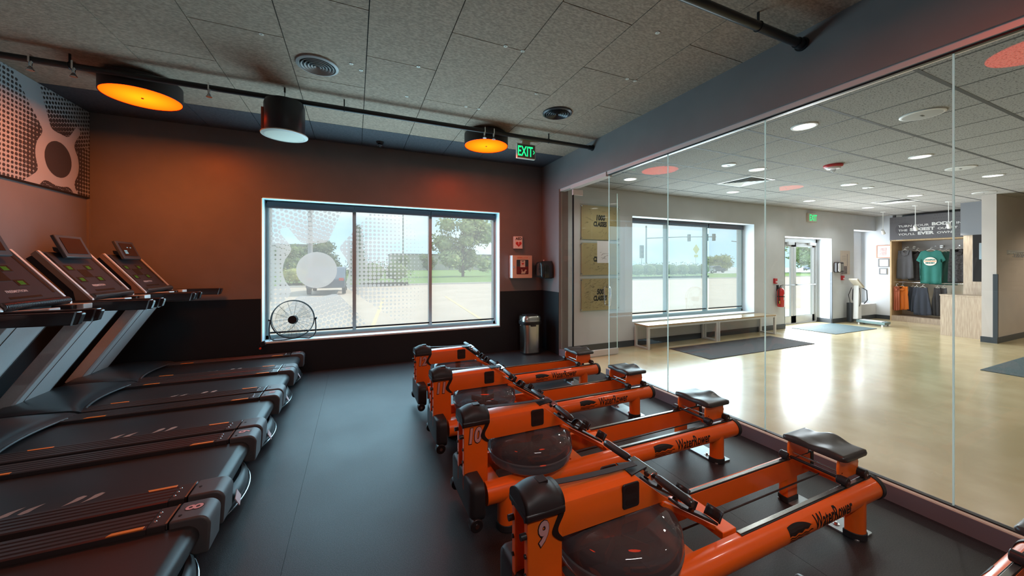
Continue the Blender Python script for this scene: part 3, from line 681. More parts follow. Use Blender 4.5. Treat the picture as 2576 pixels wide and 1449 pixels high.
def trashcan():
    cx, cy = 2.745, 5.53; o = (cx, cy, 0); t = thing('trash_can', 'stainless steel trash can with black rim band in the gym corner', 'trash can', o)
    def D(rx, ry, z, r2=0.5):  # rounded D footprint
        return [(cx+rx*abs(math.cos(a))**r2*(1 if math.cos(a) >= 0 else -1), cy+ry*abs(math.sin(a))**r2*(1 if math.sin(a) >= 0 else -1), z) for a in [2*PI*k/48 for k in range(48)]]
    def loft(rows, nm, mt, **k):
        m = M(o); vs = [p for row in rows for p in D(*row)]; n = 48
        m.add(vs, [(i*n+j, i*n+(j+1) % n, (i+1)*n+(j+1) % n, (i+1)*n+j) for i in range(len(rows)-1) for j in range(n)]+[tuple(range(n))[::-1], tuple(range((len(rows)-1)*n, len(rows)*n))])
        return m.build(nm, mt, t, **k)
    loft([(0.150, 0.13, 0.0), (0.155, 0.135, 0.03)], 'base', K['black'])
    loft([(0.152, 0.132, 0.03), (0.160, 0.138, 0.50)], 'body', K['steel'])
    loft([(0.172, 0.148, 0.50), (0.176, 0.152, 0.51), (0.176, 0.152, 0.55), (0.172, 0.148, 0.555)], 'rim_band', K['black'])
    loft([(0.170, 0.146, 0.555), (0.168, 0.144, 0.615), (0.150, 0.128, 0.645), (0.10, 0.10, 0.652)], 'lid', K['steel'])
    M(o).box(cx-0.11, cx+0.11, cy-0.09, cy+0.09, 0.650, 0.662).build('lid_flap', K['black'], t, bevel=0.004)
    M(o).box(cx-0.05, cx+0.04, cy-0.156, cy-0.14, 0.475, 0.50).build('front_catch', K['black'], t, bevel=0.003)
    for zz in (0.575, 0.49): M(o).ball((cx-0.185, cy-0.02, zz), 0.008).build('hinge_button', K['silver'], t)
trashcan()
# ================================================================== rowers
RX = 0.60
def dsec(y0, r, inner, n=18):   # D-shaped section, outer side round, inner side flat (for +y side)
    return [(y0+r*math.cos(a), r*math.sin(a)) for a in [-PI/2+PI*k/n for k in range(n+1)]]+[(inner+0.004, r), (inner, r-0.004), (inner, -r+0.004), (inner+0.004, -r)]
def on_tube(u, v, ytube, z0=0.238, r=0.0635):   # u along x, v arc height on outer (-y) side
    a = v/r; return (u, ytube-r*math.cos(a), z0+r*math.sin(a))
def make_rower(label):
    o = (RX, 0, 0); t = thing('rowing_machine', label, 'rowing machine', o, 0, None); YT, ZT, R = 0.153, 0.216, 0.062; YI = 0.138
    OR_, BK = K['orange'], K['blacksoft']
    for s in (-1, 1):
        y = s*YT
        M(o).prism([(s*a, ZT+b) for a, b in dsec(YT, R, YI)], 0.67, 2.737, 'yz').build('rail_tube', OR_, t, sharp=30)
        M(o).prism([(s*a, ZT+b) for a, b in dsec(YT, R+0.006, YI-0.004)], 2.730, 2.762, 'yz').box(2.69, 2.74, min(s*YI, s*(YT+0.008)), max(s*YI, s*(YT+0.008)), ZT+R-0.004, ZT+R+0.010).build('rail_end_cap', BK, t, bevel=0.006, seg=3, sharp=30)
        M(o).box(1.60, 2.72, min(s*(YI+0.001), s*(YT+0.014)), max(s*(YI+0.001), s*(YT+0.014)), ZT+R-0.008, ZT+R+0.002).build('track_base', K['black'], t, bevel=0.001)
        M(o).box(1.60, 2.70, min(s*(YI+0.003), s*(YT+0.008)), max(s*(YI+0.003), s*(YT+0.008)), ZT+R+0.002, ZT+R+0.007).build('track_strip', mat('track_metal', (0.42, 0.43, 0.42), 0.25, metal=0.9), t, bevel=0.001)
        for xx, zz in ((2.545, 0.0), (0.800, 0.0)):
            lp_ = [(xx+b, s*a) for a, b in dsec(0.163, 0.052, YI+0.004)]
            lg = M(o).prism(lp_, 0.032, ZT, 'xy').build('leg', OR_, t, sharp=30)
            M(o).prism([(xx+b, s*a) for a, b in dsec(0.163, 0.057, YI-0.001)], 0.002, 0.038, 'xy').build('foot_pad', K['blacksoft'], lg, bevel=0.002, sharp=30)
    # cross members under the tank
    M(o).box(0.70, 0.80, -YT, YT, 0.17, 0.215).build('cross_member', OR_, t, bevel=0.004)
    M(o).box(1.30, 1.38, -YT, YT, 0.17, 0.23).build('cross_member', OR_, t, bevel=0.004)
    oh = (RX+0.028, 0, -0.006)   # the head assembly is drawn 28 mm further back than it stands
    # front bumper
    b = M(oh); P = rrect(-0.222, 0.222, 0.095, 0.300, 0.05, 5); n = len(P)
    rows = [(0.600, 0.82), (0.606, 0.95), (0.625, 1.0), (0.675, 1.0), (0.680, 0.97)]
    vs = [(x, a*s, 0.21+(z-0.21)*s) for x, s in rows for a, z in P]
    b.add(vs, [(i*n+j, i*n+(j+1) % n, (i+1)*n+(j+1) % n, (i+1)*n+j) for i in range(len(rows)-1) for j in range(n)]+[tuple(range(n))[::-1], tuple(range((len(rows)-1)*n, len(rows)*n))])
    bp = b.build('front_bumper', BK, t, sharp=50)
    for s in (-1, 1):
        M(oh).cyl((0.628, s*0.18, 0.092), (0.628, s*0.228, 0.092), 0.036, n=24).build('transport_wheel', K['black'], t, bevel=0.004)
        M(oh).cyl((0.628, s*0.228, 0.092), (0.628, s*0.232, 0.092), 0.012, n=12).build('wheel_axle', K['silver'], t)
    # post: two side channels with recessed web
    for s in (-1, 1):
        M(oh).prism([(0.600, s*0.072), (0.745, s*0.072), (0.745, s*0.040), (0.600, s*0.040)], 0.20, 0.60, 'xy').build('post_plate', OR_, t, bevel=0.004)
        for k, zz in enumerate((0.56, 0.505, 0.43, 0.36)):
            M(oh).cyl((0.594 if k != 1 else 0.578, s*0.056, zz), (0.602, s*0.056, zz), 0.008 if k != 1 else 0.012, n=12).build('bolt', K['black'], t)
    M(oh).box(0.645, 0.745, -0.045, 0.045, 0.19, 0.60).build('post_web', mat('dark_orange_web', (0.42, 0.045, 0.008), 0.4), t)
    # post cap
    def cap(u, v):
        a = PI*v; w = 0.079*(0.94+0.06*math.sin(PI*u)); x = 0.590+0.166*u
        rr = 0.075*math.sin(PI*min(max(u, 0.12), 0.88))**0.35
        return (x, -w*math.cos(a), 0.588+rr*math.sin(a)**0.75)
    cp = M(oh); cp.grid(cap, 10, 18); cp.prism([(cap(0, v/18)[1], cap(0, v/18)[2]) for v in range(19)], 0.590, 0.5905, 'yz').prism([(cap(1, v/18)[1], cap(1, v/18)[2]) for v in range(19)], 0.7555, 0.756, 'yz')
    cp.build('post_cap', BK, t, sharp=50)
    M(oh).box(0.589, 0.757, -0.081, 0.081, 0.562, 0.592).build('cap_skirt', K['black'], t, bevel=0.008)
    M(oh).box(0.672, 0.712, -0.021, 0.021, 0.640, 0.6645).build('strap_slot', K['decal_black'], t, bevel=0.001)
    # top beam, slanted end
    prof = [(-0.070, 0.468), (0.070, 0.468), (0.072, 0.50), (0.071, 0.56), (0.062, 0.588), (0.042, 0.602), (0.0, 0.607), (-0.042, 0.602), (-0.062, 0.588), (-0.071, 0.56), (-0.072, 0.50)]
    def xe(z): return 1.285-(z-0.468)*(0.17/0.135)
    m = M(oh); n = len(prof); rows = [lambda z: 0.742, xe]
    vs = [(f(z), y, z) for f in rows for y, z in prof]
    m.add(vs, [(j, (j+1) % n, n+(j+1) % n, n+j) for j in range(n)]+[tuple(range(n))[::-1], tuple(range(n, 2*n))]); m.build('top_beam', OR_, t, sharp=28)
    for s in (-1, 1):
        sp = [(0.748, 0.597), (0.752, 0.560), (0.728, 0.515), (0.730, 0.490), (0.752, 0.462), (0.738, 0.458), (0.710, 0.480), (0.700, 0.500), (0.712, 0.530), (0.736, 0.575)]
        M(oh).prism(smooth_loop(sp, 4), s*0.070, s*0.0755).build('wave_fairing', K['decal_black'], t, bevel=0.001)
        M(oh).prism(rrect(1.030, 1.118, 0.492, 0.594, 0.012), s*0.068, s*0.0755).build('monitor_window', K['black'], t, bevel=0.003)
        M(oh).prism(rrect(1.045, 1.103, 0.553, 0.580, 0.008), s*0.0755, s*0.0765).build('port_upper', K['decal_black'], t, smooth=False)
        M(oh).prism(rrect(1.045, 1.103, 0.506, 0.530, 0.008), s*0.0755, s*0.0765).build('port_lower', K['decal_black'], t, smooth=False)
    # rowing strap on top of the beam
    st = M(oh)
    def strap(u, v): x = 0.70+0.46*u; return (x, -0.016+0.032*v, 0.640-0.020*u+0.006*math.sin(PI*u)*-1)
    st.grid(strap, 12, 1)
    st2 = M(oh)
    for i in range(12):
        a, b2 = strap(i/12, 0), strap((i+1)/12, 0); st2.add([a, (a[0], 0.016, a[2]), (b2[0], 0.016, b2[2]), b2, (a[0], -0.016, a[2]-0.003), (a[0], 0.016, a[2]-0.003), (b2[0], 0.016, b2[2]-0.003), (b2[0], -0.016, b2[2]-0.003)], [(0, 1, 2, 3), (7, 6, 5, 4), (0, 3, 7, 4), (1, 5, 6, 2)])
    st2.build('rowing_strap', mat('dark_strap', (0.03, 0.025, 0.025), 0.6), t)
    # handle
    h = thing('handle', None, None, (0, 0, 0)); bpy.data.objects.remove(h)
    hx, hz = 1.205, 0.590
    hb = M(oh).tube([(hx, -0.245, hz-0.006), (hx, -0.06, hz), (hx, 0.06, hz), (hx, 0.245, hz-0.006)], 0.010, n=12).build('handle', K['blackmetal'], t)
    for s in (-1, 1):
        M(oh).tube([(hx, s*0.085, hz), (hx, s*0.10, hz), (hx, s*0.235, hz-0.004), (hx, s*0.255, hz-0.006), (hx, s*0.262, hz-0.006)], [0.014, 0.0175, 0.0175, 0.016, 0.010], n=20).build('grip', mat('handle_grip', (0.03, 0.032, 0.034), 0.28, bump=0.1, bscale=200), hb)
    M(oh).obox((hx, 0, hz), (0.018, 0, 0.004), (0, 0.070, 0), (-0.003, 0, 0.014)).build('handle_bracket', K['silver'], hb, bevel=0.003)
    for yy in (-0.045, 0.045): M(oh).cyl((hx-0.026, yy, hz), (hx+0.024, yy, hz+0.004), 0.011, n=12).build('handle_clip', K['black'], hb, bevel=0.002)
    M(oh).prism([(1.10, -0.05), (1.205, -0.025), (1.205, 0.025), (1.10, 0.05)], 0.604, 0.609, 'xy').build('handle_rest', K['black'], t)
    # footboard (slanted) with straps and heel cups
    ax = Vector((0.32, 0, -0.195)).normalized(); nz_ = Vector((ax.z, 0, -ax.x))*-1   # up-facing normal
    A = Vector((1.245, 0, 0.475)); L = 0.40
    for s in (-1, 1):
        pb = M(oh).obox(A+ax*L/2+Vector((0, s*0.058, -0.012)), ax*L/2, (0, 0.020, 0), nz_*0.010).build('stretcher_plate', OR_, t, bevel=0.002)
        fb = M(oh).obox(A+ax*0.19+nz_*0.018+Vector((0, s*0.088, 0)), ax*0.135, (0, 0.036, 0), nz_*0.006).build('footboard', K['black'], t, bevel=0.004)
        c0 = A+ax*0.30+nz_*0.024+Vector((0, s*0.088, 0))
        heel = M(oh)
        def hc(u, v, c0=c0):
            a = -PI*0.5+PI*u; rr = 0.040; return tuple(c0+ax*(0.02+rr*math.cos(a)*0.8)+Vector((0, rr*math.sin(a), 0))+nz_*(0.05*v))
        heel.grid(hc, 10, 3); ho = heel.build('heel_cup', K['black'], fb)
        sm = ho.modifiers.new('thick', 'SOLIDIFY'); sm.thickness = 0.004
        c1 = A+ax*0.11+nz_*0.022+Vector((0, s*0.088, 0))
        st = M(oh)
        def fs(u, v, c1=c1):
            a = PI*u; return tuple(c1+ax*(0.036*(v-0.5))+Vector((0, 0.044*math.cos(a), 0))+nz_*(0.052*math.sin(a)))
        st.grid(fs, 12, 2); so = st.build('foot_strap', K['blackmetal'], fb)
        sm = so.modifiers.new('thick', 'SOLIDIFY'); sm.thickness = 0.003
        M(oh).obox(c1+nz_*0.03+Vector((0, -0.046*1, 0)), ax*0.014, (0, 0.004, 0), nz_*0.018).build('strap_buckle', K['black'], fb, bevel=0.002)
    M(oh).box(1.57, 1.66, -0.119, 0.119, 0.235, 0.270).build('lower_cross_plate', OR_, t, bevel=0.003)
    # water tank
    tx = 1.055; zt = 0.0
    K_T = K['tank']
    M(oh).lathe([(0.0001, 0.283), (0.232, 0.283), (0.250, 0.289), (0.260, 0.303), (0.263, 0.325), (0.263, 0.340)], (tx, 0, 0), 56).build('tank_bowl', K['tank_low'], t, sharp=60)
    M(oh).lathe([(0.264, 0.340), (0.269, 0.343), (0.269, 0.350), (0.264, 0.354)], (tx, 0, 0), 56).build('tank_seam', K['tank_low'], t)
    M(oh).lathe([(0.264, 0.354), (0.268, 0.375), (0.265, 0.405), (0.250, 0.430), (0.218, 0.448), (0.150, 0.458), (0.06, 0.460), (0.0001, 0.461)], (tx, 0, 0), 56).build('tank_dome', K_T, t, sharp=60)
    M(oh).cyl((tx, 0, 0.287), (tx, 0, 0.468), 0.022, 0.030, n=20).build('paddle_shaft', mat('shaft_dark_red', (0.10, 0.02, 0.014), 0.4), t)
    p = M(oh)
    for k in range(4):
        a = k*PI/2+0.6; p.obox((tx+0.08*math.cos(a), 0.08*math.sin(a), 0.325), (0.06*math.cos(a), 0.06*math.sin(a), 0), (-0.003*math.sin(a), 0.003*math.cos(a), 0), (0, 0, 0.022))
    p.build('paddle', mat('paddle_red', (0.20, 0.05, 0.03), 0.4), t)
    M(oh).box(tx-0.21, tx+0.21, -0.045, 0.045, 0.262, 0.284).box(tx-0.045, tx+0.045, -0.16, 0.16, 0.262, 0.284).build('tank_cradle', K['decal_black'], t)
    # seat carriage
    sx0, sx1 = 2.462, 2.712
    for s in (-1, 1):
        sp = [(2.475, 0.298), (2.665, 0.298), (2.672, 0.36), (2.668, 0.395), (2.655, 0.412), (2.485, 0.412), (2.472, 0.395), (2.468, 0.36)]
        M(o).prism(sp, s*0.118, s*0.132).build('carriage_side', OR_, t, bevel=0.003)
        for xx in (2.475, 2.668):
            rl = M(o).cyl((xx, s*0.122, 0.309), (xx, s*0.172, 0.309), 0.0245, n=24).build('seat_roller', K['black'], t, bevel=0.004)
            M(o).cyl((xx, s*0.172, 0.309), (xx, s*0.1745, 0.309), 0.007, n=10).build('roller_bolt', K['silver'], rl)
    for i, (xx, zz) in enumerate(((2.482, 0.312), (2.50, 0.335), (2.655, 0.33), (2.67, 0.365))):
        M(o).cyl((xx, -0.132, zz), (xx, 0.132, zz), 0.005 if i else 0.009, n=10).build('carriage_rod', K['silver'] if i else K['black'], t)
    M(o).box(2.49, 2.66, -0.135, 0.135, 0.402, 0.412).build('carriage_plate', K['black'], t)
    # seat cushion: saddle shape
    se = M(o); NU, NV = 22, 30
    def top(u, v):
        x = sx0+(sx1-sx0)*u; y = -0.165+0.33*v; q = abs(v-0.5)*2
        zz = 0.445+0.010*math.cos(PI*2*q)*-1*(0.5) + 0.030*math.exp(-((v-0.5)/0.17)**2)*max(0, (u-0.35)/0.65)**1.2 - 0.012*math.exp(-((q-0.52)/0.25)**2)*(u)
        ed = min(u, 1-u, v*1.3, (1-v)*1.3); zz -= 0.016*max(0, 1-ed/0.07)**2
        return (x, y, zz)
    vs = [top(i/NU, j/NV) for i in range(NU+1) for j in range(NV+1)]; N1 = len(vs)
    # rounded plan corners
    def rc(p):
        x, y, z = p; r = 0.03; cx = min(max(x, sx0+r), sx1-r); cy = min(max(y, -0.165+r), 0.165-r); dx, dy = x-cx, y-cy; d = math.hypot(dx, dy)
        if dx and dy and d > r: x, y = cx+dx*r/d, cy+dy*r/d
        return (x, y, z)
    vs = [rc(p) for p in vs]
    bot = [(2.57+(p[0]-2.57)*0.985, p[1]*0.985, 0.411) for p in vs]
    fs_ = [(i*(NV+1)+j, (i+1)*(NV+1)+j, (i+1)*(NV+1)+j+1, i*(NV+1)+j+1) for i in range(NU) for j in range(NV)]
    fb_ = [tuple(N1+k for k in f[::-1]) for f in fs_]
    rim = [j for j in range(NV+1)]+[i*(NV+1)+NV for i in range(1, NU+1)]+[NU*(NV+1)+j for j in range(NV-1, -1, -1)]+[i*(NV+1) for i in range(NU-1, 0, -1)]
    sd = [(rim[k], rim[(k+1) % len(rim)], N1+rim[(k+1) % len(rim)], N1+rim[k]) for k in range(len(rim))]
    se.add(vs+bot, fs_+fb_+sd); se.build('seat_cushion', K['seat'], t, sharp=60)
    # recoil cord between the rails
    M(o).cyl((1.36, 0.05, 0.195), (2.66, 0.05, 0.205), 0.0045, n=8).build('recoil_cord', K['black'], t)
    M(o).cyl((2.66, -YI, 0.205), (2.66, YI, 0.205), 0.016, n=14).build('rear_cross_bar', OR_, t)
    # floor plate joining the rear legs
    fp = M(o).prism(rrect(2.495, 2.648, -0.205, 0.205, 0.012), 0.0, 0.009, 'xy').build('floor_plate', mat('galvanised_plate', (0.45, 0.50, 0.52), 0.35, metal=0.8), t, bevel=0.001)
    for s in (-1, 1): M(o).cyl((2.545, s*0.082, 0.009), (2.545, s*0.082, 0.012), 0.018, n=16).cyl((2.545, s*0.082, 0.012), (2.545, s*0.082, 0.021), 0.009, n=6).build('plate_bolt', K['silver'], fp)
    # side lettering and emblem on both tubes
    for s in (-1, 1):
        y = s*YT
        d = text2d('WaterRower', 0.100, 0.66, 0.0020, 0.06, 'LEFT'); wd = max(a for a, b in d[0]); d = text_slices(([(a*0.335/wd, b) for a, b in d[0]], d[1]), 0.012); m = M(o)
        TZ = lambda b: (s*(YT+0.0632*math.cos((b-0.020)/0.0632)), ZT+0.0632*math.sin((b-0.020)/0.0632))
        add_text(m, d, lambda a, b: ((2.078+a) if s < 0 else (2.413-a), *TZ(b)))
        m.build('lettering', K['decal_black'], t, smooth=False)
        em = M(o)
        def strip(pts_lo, pts_hi):
            vs = []; n = len(pts_lo)
            for (a, b), (c_, d_) in zip(pts_lo, pts_hi):
                for q in range(4):
                    u = a+(c_-a)*q/3; v = b+(d_-b)*q/3
                    vs.append((u if s < 0 else 4.30-u, s*(YT+0.0634*math.cos((v+0.012)/0.0634)), ZT+0.0634*math.sin((v+0.012)/0.0634)))
            em.add(vs, [(i*4+k, (i+1)*4+k, (i+1)*4+k+1, i*4+k+1) for i in range(n-1) for k in range(3)])
        N = 20; x0e, x1e = 1.872, 2.055
        X = [x0e+(x1e-x0e)*i/N for i in range(N+1)]
        wave = lambda x, ph: 0.0035*math.sin((x-x0e)*2*PI/0.052+ph)
        strip([(x, -0.006+wave(x, 0)+0.012*((x-x0e)/(x1e-x0e))**3) for x in X], [(x, max(0.040*math.sin(PI*(0.30+0.70*(x-x0e)/(x1e-x0e)))**0.7+0.0, -0.006+wave(x, 0)+0.012*((x-x0e)/(x1e-x0e))**3+0.0005)) for x in X])
        for k, (zo, xr) in enumerate(((-0.016, 1.0), (-0.027, 0.84), (-0.037, 0.55))):
            XX = [x0e+(x1e-x0e)*xr*i/N for i in range(N+1)]
            strip([(x, zo-0.0025+wave(x, 0)) for x in XX], [(x, zo+0.0025+wave(x, 0)) for x in XX])
        em.build('wave_emblem', K['decal_black'], t, smooth=False)
    return t
K['tank'] = glassmat('clear_tank', (0.46, 0.42, 0.43), 1.55, rough=0.02, diff=0.45, dcol=(0.20, 0.19, 0.205), translucent=0.35)
K['tank_low'] = glassmat('water_tank', (0.50, 0.54, 0.56), 1.5, rough=0.03, diff=0.50, dcol=(0.26, 0.29, 0.31), translucent=0.4)
rower_y = {9: 1.242, 10: 2.073, 11: 2.955, 12: 3.83, 8: 0.37}
rl = {9: 'orange rowing machine numbered 9, nearest complete one with water tank at bottom of photo',
      10: 'orange rowing machine numbered 10, second from the viewer', 11: 'orange rowing machine numbered 11, third from the viewer',
      12: 'orange rowing machine numbered 12, farthest one toward the gym window', 8: 'orange rowing machine cut off at bottom right corner, only rail and seat edge showing'}
proto = make_rower(rl[9])
def number_decal(t, txt):
    for s in (-1,):
        m = M((RX+0.028, 0, -0.006)); w = 0.052 if len(txt) == 1 else 0.030
        dx = 0.660
        add_text(m, text2d(txt, 0.118, 0.74, 0.0085, 0.14, 'CENTER'), lambda a, b: (dx+a-0.001, -0.0729, 0.468+b-0.001)); o1 = m.build('number_outline', K['decal_black'], t, smooth=False)
        m = M((RX+0.028, 0, -0.006)); add_text(m, text2d(txt, 0.118, 0.74, 0.0045, 0.14, 'CENTER'), lambda a, b: (dx+a, -0.0737, 0.468+b)); o2 = m.build('number', K['decal_pink'], t, smooth=False)
rowers = {9: proto}
for n in (10, 11, 12, 8):
    c = dup(proto); c['label'] = rl[n]; rowers[n] = c
for n, r in rowers.items():
    r.location = (RX, rower_y[n], 0); number_decal(r, str(n)); r['group'] = 'orange water rowing machines along the glass partition'
# ================================================================== treadmills
TX = -1.70
K['tgrey'] = mat('treadmill_cap_grey', (0.07, 0.075, 0.08), 0.42, spec=0.6)
K['trail'] = mat('treadmill_side_rail', (0.035, 0.033, 0.034), 0.34, spec=0.6)
K['belt'] = mat('running_belt', (0.024, 0.026, 0.028), 0.36, noise=0.25, nscale=260, spec=0.5, rvar=0.06)
K['hood'] = mat('treadmill_hood', (0.034, 0.037, 0.040), 0.28, bump=0.03, bscale=400, spec=0.6)
K['upright'] = mat('satin_silver_upright', (0.62, 0.65, 0.66), 0.40, metal=0.1, noise=0.06, nscale=120)
K['marker'] = mat('orange_marker', (0.66, 0.22, 0.04), 0.5)
def make_treadmill(label):
    o = (TX, 0, 0); t = thing('treadmill', label, 'treadmill', o); ZB, ZR = 0.272, 0.300
    # belt with rolled rear end
    b = M(o); path = [(-2.20, ZB), (-0.735, ZB)]+[(-0.735+0.055*math.sin(a), ZB-0.055+0.055*math.cos(a)) for a in [PI*k/10 for k in range(1, 11)]]+[(-2.20, ZB-0.11)]
    vs = []; n = len(path)
    for x, z in path: vs += [(x, -0.258, z), (x, 0.258, z)]
    b.add(vs, [(2*i, 2*i+1, 2*i+3, 2*i+2) for i in range(n-1)]+[tuple(range(0, 2*n, 2)), tuple(range(1, 2*n, 2))[::-1]])
    bo = b.build('belt', K['belt'], t, sharp=50)
    bp_ = mat('belt_print', (0.26, 0.23, 0.21), 0.5)
    for (xx, yy, sg) in ((-1.560, -0.165, 1), (-1.490, -0.165, 1), (-1.340, -0.165, -1), (-1.270, -0.165, -1)):   # shoe prints
        pts = [(-0.034, -0.034), (-0.016, -0.042), (0.004, -0.030), (0.010, -0.006), (0.018, 0.012), (0.030, 0.036), (0.004, 0.020), (-0.016, 0.006), (-0.028, -0.012)]
        M(o).add([(xx+a*sg, yy+q*sg, ZB+0.001) for a, q in pts], [tuple(range(len(pts)))]).build('shoe_print', bp_, bo, smooth=False)
    for s in (-1, 1):
        P = []  # ribbed side rail cross-section (y,z)
        y0, y1 = 0.262, 0.412
        P = [(y1, 0.20), (y1, ZR-0.006), (y1-0.006, ZR)]
        for k in range(4):
            yy = y1-0.026-k*0.030; P += [(yy, ZR), (yy-0.004, ZR-0.005), (yy-0.010, ZR-0.005), (yy-0.014, ZR)]
        P += [(y0+0.006, ZR), (y0, ZR-0.006), (y0, 0.20)]
        M(o).prism([(s*a, z) for a, z in P], -2.12, -0.875, 'yz').build('side_rail', K['trail'], t, sharp=25)
        M(o).prism([(s*y0, 0.20), (s*y1, 0.20), (s*y1, ZR-0.001), (s*y0, ZR-0.001)], -0.875, -0.800, 'yz').build('rail_foot_block', K['trail'], t, bevel=0.004)
        for k in range(3): M(o).ball((-0.862+0.002*k, s*(y1-0.040-k*0.034), ZR), 0.007, 0.007, 0.003, n=10, m=6).build('rail_stud', K['silver'], t)
        M(o).box(-0.808, -0.800, min(s*y0, s*y1), max(s*y0, s*y1), 0.27, ZR+0.002).build('chrome_strip', K['silver'], t)
        # rear cap, rolled over the back
        cy0, cy1 = 0.258, 0.416
        path = [(-0.795, 0.19), (-0.795, ZR+0.005), (-0.690, ZR+0.005)]+[(-0.690+0.052*math.sin(a), ZR+0.005-0.052+0.052*math.cos(a)) for a in [PI/2*k/7 for k in range(1, 8)]]+[(-0.646, 0.12), (-0.70, 0.12)]
        M(o).prism(path, s*cy0, s*cy1, 'xz').build('rail_end_cap', K['tgrey'], t, bevel=0.010, seg=3, sharp=50)
        M(o).cyl((-0.765, s*(0.335 if s < 0 else 0.30), ZR+0.005), (-0.765, s*(0.335 if s < 0 else 0.30), ZR+0.007), 0.007, n=10).build('cap_screw', K['decal_black'], t)
        for (xa, xb) in ((-1.01, -0.885), (-1.95, -1.825)):
            M(o).prism([(xa, s*0.262), (xa+0.012, s*0.281), (xb, s*0.281), (xb, s*0.262)], ZR-0.004, ZR+0.0015, 'xy').build('orange_marker', K['marker'], t, bevel=0.001)
    # lower frame, bulging rear skirt, trim arc and sticker
    fr = M(o).box(-2.70, -0.76, -0.40, 0.40, 0.05, 0.215)
    fr.build('deck_frame', K['black'], t, bevel=0.01)
    sk = M(o); N = 16
    arc = [(-0.76+0.115*(1-((k/N)*2-1)**2)**0.8, -0.36+0.72*k/N) for k in range(N+1)]
    vs = []
    for x, y in arc: vs += [(x-0.035, y, 0.16), (x, y, 0.10), (x+0.004, y, 0.045)]
    sk.add(vs, [(i*3+k, (i+1)*3+k, (i+1)*3+k+1, i*3+k+1) for i in range(N) for k in range(2)]); so = sk.build('rear_skirt', K['black'], t)
    sm = so.modifiers.new('thick', 'SOLIDIFY'); sm.thickness = 0.004
    M(o).tube([(x+0.010, y, 0.065) for x, y in arc], 0.0045, n=8).build('trim_arc', K['silver'], t)
    M(o).obox((-0.640, -0.17, 0.118), (0.010, 0.002, -0.022), (-0.010, 0.055, 0), (0.002, 0, 0.001)).build('warning_sticker', mat('sticker', (0.55, 0.45, 0.47), 0.5), t)
    for sx in (-2.55, -0.95):
        for s in (-1, 1): M(o).cyl((sx, s*0.33, 0.0), (sx, s*0.33, 0.06), 0.030, n=16).build('leveling_foot', K['blacksoft'], t)
    # motor hood
    def hd(u, v):
        y = -0.414+0.828*v; q = (v*2-1); ed = 1-q*q
        xr = -2.045-0.085*ed                                  # rear lip, scooped
        x = xr+(-2.74-xr)*u
        z = 0.308+0.058*math.sin(PI*min(u*0.9+0.05, 1.0))**0.7*(0.35+0.65*ed**0.5)
        if u > 0.82: z -= (u-0.82)*0.5
        if u < 0.10: z = 0.292+(z-0.292)*math.sqrt(u/0.10)
        return (x, y, z)
    hm = M(o); hm.grid(hd, 24, 24)
    lip = M(o)
    hm2 = M(o)
    for s in (0, 1):
        vs = []
        for i in range(25): p = hd(i/24, s); vs += [p, (p[0], p[1], 0.06)]
        hm.add(vs, [(2*i, 2*i+1, 2*i+3, 2*i+2) for i in range(24)])
    vs = []
    for i in range(25): p = hd(1, i/24); vs += [p, (p[0], p[1], 0.06)]
    hm.add(vs, [(2*i, 2*i+1, 2*i+3, 2*i+2) for i in range(24)])
    hm.build('motor_hood', K['hood'], t, sharp=50)
    vs = [hd(0, j/30) for j in range(31)]
    lip.tube([(p[0]+0.004, p[1]*0.985, 0.297) for p in vs[3:28]], 0.0085, n=10).build('hood_lip', K['tgrey'], t)
    # upright column
    p0, p1 = Vector((-2.565, 0, 0.34)), Vector((-2.055, 0, 1.13)); d = (p1-p0).normalized(); nn = Vector((d.z, 0, -d.x))
    mid = (p0+p1)/2; L = (p1-p0).length/2
    up = M(o); prof = [(-0.205, -0.10), (-0.205, -0.014), (-0.190, 0.0), (-0.10, 0.008), (0.10, 0.008), (0.190, 0.0), (0.205, -0.014), (0.205, -0.10)]
    n = len(prof); vs = [p+nn*b_+Vector((0, a, 0)) for p in (p0-d*0.10, p1) for a, b_ in prof]
    up.add(vs, [(j, (j+1) % n, n+(j+1) % n, n+j) for j in range(n)]+[tuple(range(n))[::-1], tuple(range(n, 2*n))]); uo = up.build('upright', K['upright'], t, bevel=0.003, sharp=12)
    for yy in (-0.125, 0.165): M(o).obox(mid+nn*0.0065+Vector((0, yy, 0)), d*L, (0, 0.0012, 0), nn*0.0022).build('groove', mat('groove_dark', (0.06, 0.06, 0.06), 0.5), uo, smooth=False)
    # handlebars and cross frame
    hz = 1.168
    for s in (-1, 1):
        P = [(-2.14, hz-0.035), (-1.60, hz-0.038), (-1.572, hz-0.034), (-1.552, hz+0.030), (-1.558, hz+0.040), (-1.60, hz+0.043), (-2.14, hz+0.040)]
        hb = M(o).prism(P, s*0.318, s*0.362).build('handlebar', mat('handlebar_black', (0.02, 0.017, 0.018), 0.25, coat=0.3), t, bevel=0.008, seg=3)
        M(o).prism([(-1.603, hz-0.039), (-1.594, hz-0.039), (-1.574, hz+0.044), (-1.583, hz+0.044)], s*0.3165, s*0.3635).build('end_trim', K['silver'], hb)
    M(o).box(-2.20, -2.06, -0.362, 0.362, 1.125, 1.178).build('cross_frame', K['black'], t, bevel=0.012)
    for s in (-1, 1):
        M(o).obox((-1.96, s*0.20, 1.187), (0.085, -s*0.035, 0.004), (0.012, 0.030, 0), (0, 0, 0.020)).build('grip_sensor', K['alu'], t, bevel=0.004)
        M(o).box(-2.04, -1.93, min(s*0.10, s*0.19), max(s*0.10, s*0.19), 1.168, 1.205).build('speed_toggle', K['black'], t, bevel=0.008)
    # console (profile in x,z)
    A_, B_ = Vector((-2.045, 0, 1.215)), Vector((-2.365, 0, 1.615)); dd = (B_-A_).normalized(); n2 = Vector((dd.z, 0, -dd.x))
